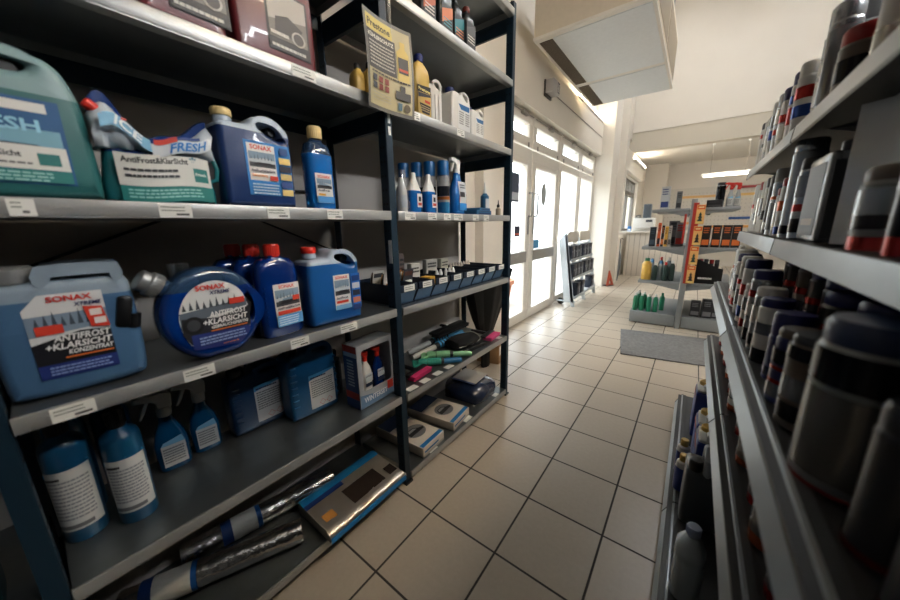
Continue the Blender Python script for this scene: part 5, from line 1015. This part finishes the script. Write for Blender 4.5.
# mat
e = MB(); e.box((0, 0, .006), (.8, .79, .012), M('grey_mat_pile', (112, 112, 111), .95, var=.5, scale=45, bump=.8), .004); o = e.build('floor_mat'); o.location = (-.082, 3.564, 0); o.rotation_euler = (0, 0, R_(9.2)); tag(o, 'grey ribbed doormat lying on the tiles before the gondola', 'mat')

# ------------------------------------------------------------------ battery stand
st = empty('battery_stand', (-1.35, 5.25, 0), 0, 'pale steel display stand on wheels full of dark batteries by the window', 'display stand')
def sp(mb, name): o = mb.build(name); o.parent = st; o.matrix_parent_inverse = Matrix.Translation((1.35, -5.25, 0)); return o
PS = M('pale_blue_steel', (188, 196, 202), .4, .2, var=.04)
def sx(z): return -1.27-.16*z    # leaning front plane
for y in (4.66, 5.24, 5.88):
    mb = MB(); mb.slab([(sx(0), 0), (sx(1.05), 1.05), (sx(1.05)-.03, 1.05), (sx(0)-.05, 0)], .014, PS, .002, (), Matrix.Translation((0, y, 0))); sp(mb, 'leg')
mb = MB(); mb.slab([(sx(.1)-.0, .06), (sx(1.0)+.0, 1.03), (sx(1.0)-.06, 1.03), (sx(.9)-.13, .95), (sx(.1)-.14, .06)], .014, PS, .002, (), Matrix.Translation((0, 4.66, 0))); sp(mb, 'side_panel')
for y0, y1 in ((4.68, 5.2), (5.27, 5.87)):
    mb = MB(); mb.box((sx(1.0), (y0+y1)/2, .99), (.012, y1-y0, .15), M('beige_header_board', (206, 200, 188), .5), .003); sp(mb, 'header_board')
TZ = (.13, .40, .66)
for z in TZ:
    mb = MB(); mb.box((sx(z)-.05, 5.27, z-.006), (.13, 1.2, .012), PS, .002); mb.box((sx(z)+.014, 5.27, z+.012), (.004, 1.2, .03), PS); sp(mb, 'tier')
for y in (4.7, 5.24, 5.86):
    mb = MB(); mb.tube([(sx(.06), y, .065), (-1.56, y, .065)], .012, PS, 8); sp(mb, 'foot_bar')
    mb = MB(); mb.cyl((0, 0, 0), .05, .03, BLACK, 20, Matrix.Translation((-1.5, y+.035, .052)) @ Matrix.Rotation(-pi/2, 4, 'X') @ Matrix.Translation((0, 0, -.0)), .006); sp(mb, 'wheel')
def battery(label, loc, rz):
    e = empty('battery', loc, rz, label, 'battery', 'batteries on the display stand'); e.scale = (1.15, 1.1, 1.15)
    mb = MB(); mb.box((0, 0, .08), (.13, .1, .16), M('dark_battery_case', (30, 36, 50), .35), .005); mb.box((0, 0, .168), (.134, .104, .02), M('dark_battery_case', (30, 36, 50)), .004); mb.build('case', e)
    mb = MB(); [mb.cyl((x, .0, .178), .01, .015, SILVER, 10) for x in (-.04, .04)]; mb.build('terminals', e)
    L = Label(-.05); L.rect(-.05, .04, .02, .13, (60, 66, 80)); L.rect(.026, .04, .055, .13, (180, 186, 194)); L.txt('12V', -.045, .1, .016, (210, 214, 220)); L.build('printed_label', e); return e
k = 0
for ti, ys in ((2, (4.77, 4.94, 5.11, 5.37, 5.56, 5.75)), (1, (4.77, 4.94, 5.11, 5.37, 5.56, 5.75)), (0, (4.86, 5.1, 5.68))):
    for y in ys: battery('%s dark battery from the near side on the %s tier of the stand' % (nth(ys.index(y)).capitalize(), ('bottom', 'middle', 'top')[ti]), (sx(TZ[ti])-.045, y, TZ[ti]+.001), 90); k += 1
e = empty('warning_triangle', (-1.2, 6.72, 0), 66, 'orange red folded warning triangle leaning by the pier', 'warning triangle')
mb = MB(); mb.slab([(-.1, 0), (.1, 0), (0, .29)], .03, M('triangle_red', (190, 84, 58), .4), .004, [[(-.045, .035), (.045, .035), (0, .16)]], Matrix.Rotation(-.12, 4, 'X') @ Matrix.Translation((0, 0, .005))); mb.build('reflective_triangle', e)
mb = MB(); mb.box((0, .03, .008), (.2, .12, .014), M('triangle_foot', (70, 70, 72), .5), .003); mb.build('foot', e)
e = empty('umbrella', (-1.2, 7.42, 0), 0, 'grey folded umbrella leaning by the far wall pier', 'umbrella')
mb = MB(); mb.lathe([(.008, 0), (.02, .1), (.05, .3), (.045, .5), (.012, .62), (.01, .8)], M('grey_umbrella_cloth', (110, 116, 122), .7), seg=16); mb.build('folded_canopy', e); mb = MB(); mb.tube([(0, 0, .8), (0, 0, .86), (.03, 0, .88), (.045, 0, .85)], .009, BLACK); mb.build('handle', e)
# counter
e = empty('counter', (-.6, 8.5, 0), 0, 'white panelled counter at the far end of the shop', 'counter')
mb = MB(); mb.box((0, 0, .48), (1.25, .4, .96), M('white_counter_board', (222, 216, 206), .5), .003)
for k in range(12): mb.box((-.57+.104*k, -.2, .48), (.008, .004, .94), C((150, 144, 136)))
mb.build('panelled_body', e); mb = MB(); mb.box((0, -.02, .98), (1.3, .48, .035), M('white_counter_board', (222, 216, 206)), .005); mb.build('counter_top', e)
e = empty('printer', (-.93, 8.48, .998), 0, 'white office printer on the far counter', 'printer')
mb = MB(); mb.box((0, 0, .14), (.4, .34, .28), WHITE, .012); mb.build('housing', e); mb = MB(); mb.box((0, -.18, .07), (.3, .1, .015), C((196, 194, 190)), .003); mb.build('paper_tray', e); mb = MB(); mb.box((.1, -.171, .22), (.12, .004, .05), C((80, 84, 90))); mb.build('control_panel', e)
e = empty('telephone', (-1.06, 8.45, 1.279), 0, 'small grey cordless phone base on top of the printer', 'telephone')
mb = MB(); mb.box((0, 0, .02), (.12, .1, .04), C((130, 130, 126)), .008); mb.build('base', e); mb = MB(); mb.tube([(-.05, 0, .05), (0, 0, .062), (.05, 0, .05)], [.016, .012, .016], C((70, 70, 72))); mb.build('handset', e)
e = empty('loudspeaker', (-.90, 8.52, 1.279), 0, 'upright grey loudspeaker on top of the printer', 'loudspeaker')
mb = MB(); mb.box((0, 0, .15), (.15, .14, .3), M('slate_speaker', (92, 100, 108), .6), .01); mb.build('cabinet', e); mb = MB(); mb.box((0, -.072, .15), (.12, .006, .26), C((70, 78, 86), .8), .003); mb.build('grille', e)
tiny_box('small blue and white carton on the far counter edge', (-1.2, 8.36, .998), 0, (.07, .06, .11), ((40, 120, 190), (220, 226, 230)))
# pegboard wall
e = empty('pegboard', (.35, 11.24, 0), 0, 'white perforated pegboard on the far wall with coloured header strips', 'pegboard')
mb = MB(); mb.box((0, 0, 1.3), (2.3, .03, 1.55), M('pegboard_white', (196, 192, 184), .6))
for iz in range(14):
    for ix in range(28): mb.box((-1.1+.08*ix, -.0155, .62+.1*iz), (.016, .003, .016), C((140, 136, 130)))
mb.build('panel', e)
for (x0, x1, z, c) in ((-.8, 0, 1.84, (214, 170, 110)), (.42, 1.1, 1.84, (214, 176, 110)), (.42, 1.1, 2.02, (150, 40, 44)), (.3, 1.1, 1.26, (40, 80, 140)), (-.9, -.2, 1.15, (214, 160, 100)), (-.1, .9, 1.05, (206, 150, 80))):
    mb = MB(); mb.box(((x0+x1)/2-.35+.35, -.03, z), (x1-x0, .02, .06), C(c)); mb.build('header_strip', e)
rdp = random.Random(12)
for k in range(14):
    x = -.7+.2*(k % 10)+rdp.uniform(-.03, .03); z = (.75, 1.35)[k//10]
    hk = empty('hanging_pack', (.35+x, 11.19, z), 0, '%s small hanging pack counted along the far pegboard' % nth(k).capitalize(), 'pack', 'packs hanging on the pegboard'); c1 = rdp.choice(((60, 70, 110), (150, 60, 50), (190, 184, 170), (70, 90, 80)))
    mb = MB(); mb.box((0, 0, .07), (.08, .02, .14), C(c1), .003); mb.build('packet', hk); mb = MB(); mb.tube([(0, .035, .15), (0, 0, .15), (0, -.03, .155)], .003, SILVER, 6); mb.build('hook', hk)
# hanging lamp in the far room
e = empty('pendant_tube_lamp', (.45, 9.0, 2.14), 0, 'long white pendant tube lamp hanging on wires in the far room', 'lamp')
mb = MB(); mb.box((0, 0, 0), (.96, .07, .055), WHITEF, .008); mb.build('housing', e); mb = MB(); mb.cyl((0, 0, 0), .013, .9, M('pendant_added_glow', (255, 248, 236), emit=3), 12, Matrix.Translation((-.45, 0, -.035)) @ Matrix.Rotation(pi/2, 4, 'Y')); mb.build('tube', e)  # unlit fixture; the tube's glow is added to brighten the far room
for x in (-.35, .2):
    mb = MB(); mb.tube([(x, 0, .02), (x+(.03 if x > 0 else 0), 0, .3), (x, 0, .6)], .004, C((150, 140, 128)), 6); mb.build('suspension_wire', e)
    mb = MB(); mb.cyl((x, 0, .58), .03, .02, WHITE, 14); mb.build('ceiling_rose', e)

# ------------------------------------------------------------------ air conditioner, exit sign, tubes
e = empty('air_conditioner', (-.915, 4.22, 2.8), 0, 'large cream ceiling air conditioning unit with grey underside and vent strips', 'air conditioner')
AC = M('cream_ac_casing', (226, 216, 198), .55); ACB = M('pale_grey_ac_panel', (226, 230, 232), .45)
mb = MB(); mb.box((0, 0, .28), (.94, 2.1, .52), AC, .006); mb.box((0, 0, .012), (.95, 2.11, .024), WHITEF, .003); mb.build('casing', e)
for y0, y1 in ((-1.0, .16), (.24, 1.03)):
    mb = MB(); mb.box((.07, (y0+y1)/2, -.003), (.76, y1-y0, .008), ACB, .002); mb.build('bottom_panel', e)
    mb = MB(); mb.box((-.38, (y0+y1)/2, -.002), (.12, y1-y0-.03, .006), C((70, 60, 50)))
    for k in range(int((y1-y0)/.02)): mb.box((-.38, y0+.02+k*.02, -.005), (.116, .007, .006), C((126, 112, 94)))
    mb.build('vent_grille', e)
for y0, y1 in ((-1.0, -.02), (.04, 1.0)):
    mb = MB(); mb.box((.471, (y0+y1)/2, .28), (.004, y1-y0, .4), C((150, 136, 112))); mb.build('side_panel', e)
for x in (-.4, .4):
    for y in (-.95, .95):
        mb = MB(); mb.tube([(x, y, .53), (x, y, 2.4)], .008, SILVER, 8); mb.build('hanger_rod', e)
e = empty('emergency_exit_sign', (-1.498, 3.84, 2.62), 0, 'boxy emergency exit sign with dark pictogram above the glass doors', 'sign')
mb = MB(); mb.box((.008, 0, 0), (.016, .2, .16), C((60, 56, 52)), .003); mb.build('back_plate', e)
mb = MB(); mb.box((.06, 0, .01), (.09, .19, .13), M('grey_sign_box', (178, 174, 170), .4), .008); mb.build('lamp_box', e)
L = Label(mp=lambda x, z, off: (-x+.06, .0951+off, z)); L.rect(-.04, -.045, .04, .065, (40, 44, 60)); L.rect(-.03, -.03, -.005, .05, (196, 196, 196)); L.rect(.005, -.03, .03, .02, (196, 196, 196)); L.build('pictogram', e)
L = Label(mp=lambda x, z, off: (.1052+off, x, z)); L.rect(.03, -.04, .092, .065, (40, 44, 60)); L.rect(.04, -.03, .058, .055, (206, 206, 206)); L.poly([(.064, -.03), (.084, -.03), (.078, .02), (.084, .05), (.068, .05)], (206, 206, 206)); L.build('pictogram', e)
mb = MB(); mb.tube([(-1.496, 3.96, 2.64), (-1.496, 6.5, 2.64)], .004, C((120, 110, 100)), 6); o = mb.build('sign_cable'); tag(o, 'thin cable running from the exit sign along the lintel', 'cable')
TUBE = M('lit_tube', (255, 242, 222), emit=13)
for k, (x, y, z, Ln, lb) in enumerate(((-1.505, 5.75, 2.904, 1.4, 'lit tube lamp along the lintel top above the near windows'), (-1.18, 8.9, 2.5, 1.5, 'lit tube lamp above the far window beyond the pier'))):
    e = empty('tube_lamp', (x, y, z), 0, lb, 'lamp'); mb = MB(); mb.box((-.01, 0, -.022), (.06, Ln+.06, .03), WHITEF, .004); mb.build('batten', e)
    mb = MB(); mb.cyl((0, 0, 0), .014, Ln, TUBE, 12, Matrix.Translation((.005, -Ln/2, .01)) @ Matrix.Rotation(-pi/2, 4, 'X')); mb.build('tube', e)
for k, (x, y, z, em, lb) in enumerate(((.9, -.4, 3.4, 2, 'dim unseen twin tube fill light added high, nearest the rear wall'), (1.3, 1.3, 2.5, 30, 'unseen twin tube fill light added low over the packed gondola'), (.95, 1.6, 3.1, 22, 'warm unseen twin tube fill light added over the aisle between rack and gondola'), (1.6, 4.4, 4.9, 33, 'unseen twin tube fill light added high over the middle of the shop'), (.3, 5.9, 4.9, 35, 'unseen twin tube fill light added high just before the beam'))):  # out-of-view tubes added as fill for rack, floor and upper wall
    COOL = M('fill_tube_%d' % em, (244, 247, 252) if em != 22 else (255, 234, 204), emit=em)
    e = empty('tube_lamp', (x, y, z), 0, lb, 'lamp'); mb = MB(); mb.box((0, 0, .03), (.18, 1.7, .05), WHITEF, .006); mb.build('batten', e)
    for xx in (-.045, .045):
        mb = MB(); mb.cyl((0, 0, 0), .018, 1.6, COOL, 12, Matrix.Translation((xx, -.8, -.014)) @ Matrix.Rotation(-pi/2, 4, 'X')); mb.build('tube', e)
    for yy in (-.6, .6):
        mb = MB(); mb.tube([(0, yy, .05), (0, yy, 5.2-z)], .006, SILVER, 6); mb.build('suspension_wire', e)
e = empty('tube_lamp', (.5, 8.27, 2.716), 0, 'unseen fill tube added on the far room ceiling, hidden behind the beam', 'lamp'); mb = MB(); mb.box((0, 0, .012), (1.9, .07, .02), WHITEF, .004); mb.build('batten', e)  # added fill for the far room, kept out of sight by the beam
for yy in (-.015, .015):
    mb = MB(); mb.cyl((0, 0, 0), .01, 1.8, M('far_fill_tube', (252, 248, 240), emit=40), 12, Matrix.Translation((-.9, yy, -.009)) @ Matrix.Rotation(pi/2, 4, 'Y')); mb.build('tube', e)
# stickers on the doors, planter outside
for nm, lb, y, z, w, h, cs in (('door_sticker', 'dark blue and white opening sticker high on first door glass', 3.36, 1.57, .2, .3, ((60, 70, 92), (190, 196, 204))), ('door_sticker', 'small red and dark sticker on first door glass', 3.44, 1.1, .14, .12, ((46, 52, 76), (206, 90, 70))), ('door_sticker', 'pale grey oval sticker on second door glass', 4.2, 1.55, .18, .28, ((176, 180, 180), (190, 194, 194))), ('door_sticker', 'bright blue sticker just above second door rail', 4.0, .93, .2, .11, ((60, 150, 200), (40, 120, 180)))):
    L = Label(mp=lambda x, zz, off: (-1.626+off, x, zz))
    if 'oval' in lb: L.poly([(y+w/2*cos(2*pi*k/20), z+h/2*sin(2*pi*k/20)) for k in range(20)], cs[0])
    else: L.rect(y-w/2, z-h/2, y+w/2, z+h/2, cs[0]); L.rect(y-w/2+.01, z-h/2+.02, y+w/2-.01, z-h/6, cs[1])
    o = L.build(nm, None); tag(o, lb, 'sticker')
e = empty('planter', (-2.35, 4.35, -.04), 0, 'terracotta plant pot on the pavement outside the doors', 'plant pot')
mb = MB(); mb.lathe([(.16, 0), (.22, .34), (.25, .34), (.25, .4), (.21, .4), (.19, .33)], M('terracotta', (186, 120, 90), .8), seg=24); mb.build('pot', e); mb = MB(); mb.lathe([(.2, .33), (.18, .35)], C((60, 46, 36))); mb.build('soil', e)

# ------------------------------------------------------------------ daylight
w = bpy.data.worlds.new('daylight'); sc.world = w; w.use_nodes = True
N = w.node_tree.nodes; Lk = w.node_tree.links; bg = N['Background']; bg.inputs['Color'].default_value = (.92, .96, 1, 1); bg.inputs['Strength'].default_value = 3.0

sc.view_settings.view_transform = 'Standard'; sc.view_settings.look = 'None'; sc.view_settings.gamma = 1; sc.view_settings.use_curve_mapping = False
sc.view_settings.exposure = 1.38
sc.cycles.use_denoising = True; sc.cycles.max_bounces = 10; sc.cycles.diffuse_bounces = 5; sc.cycles.transparent_max_bounces = 16; sc.cycles.sample_clamp_indirect = 8; sc.cycles.caustics_reflective = False; sc.cycles.caustics_refractive = False
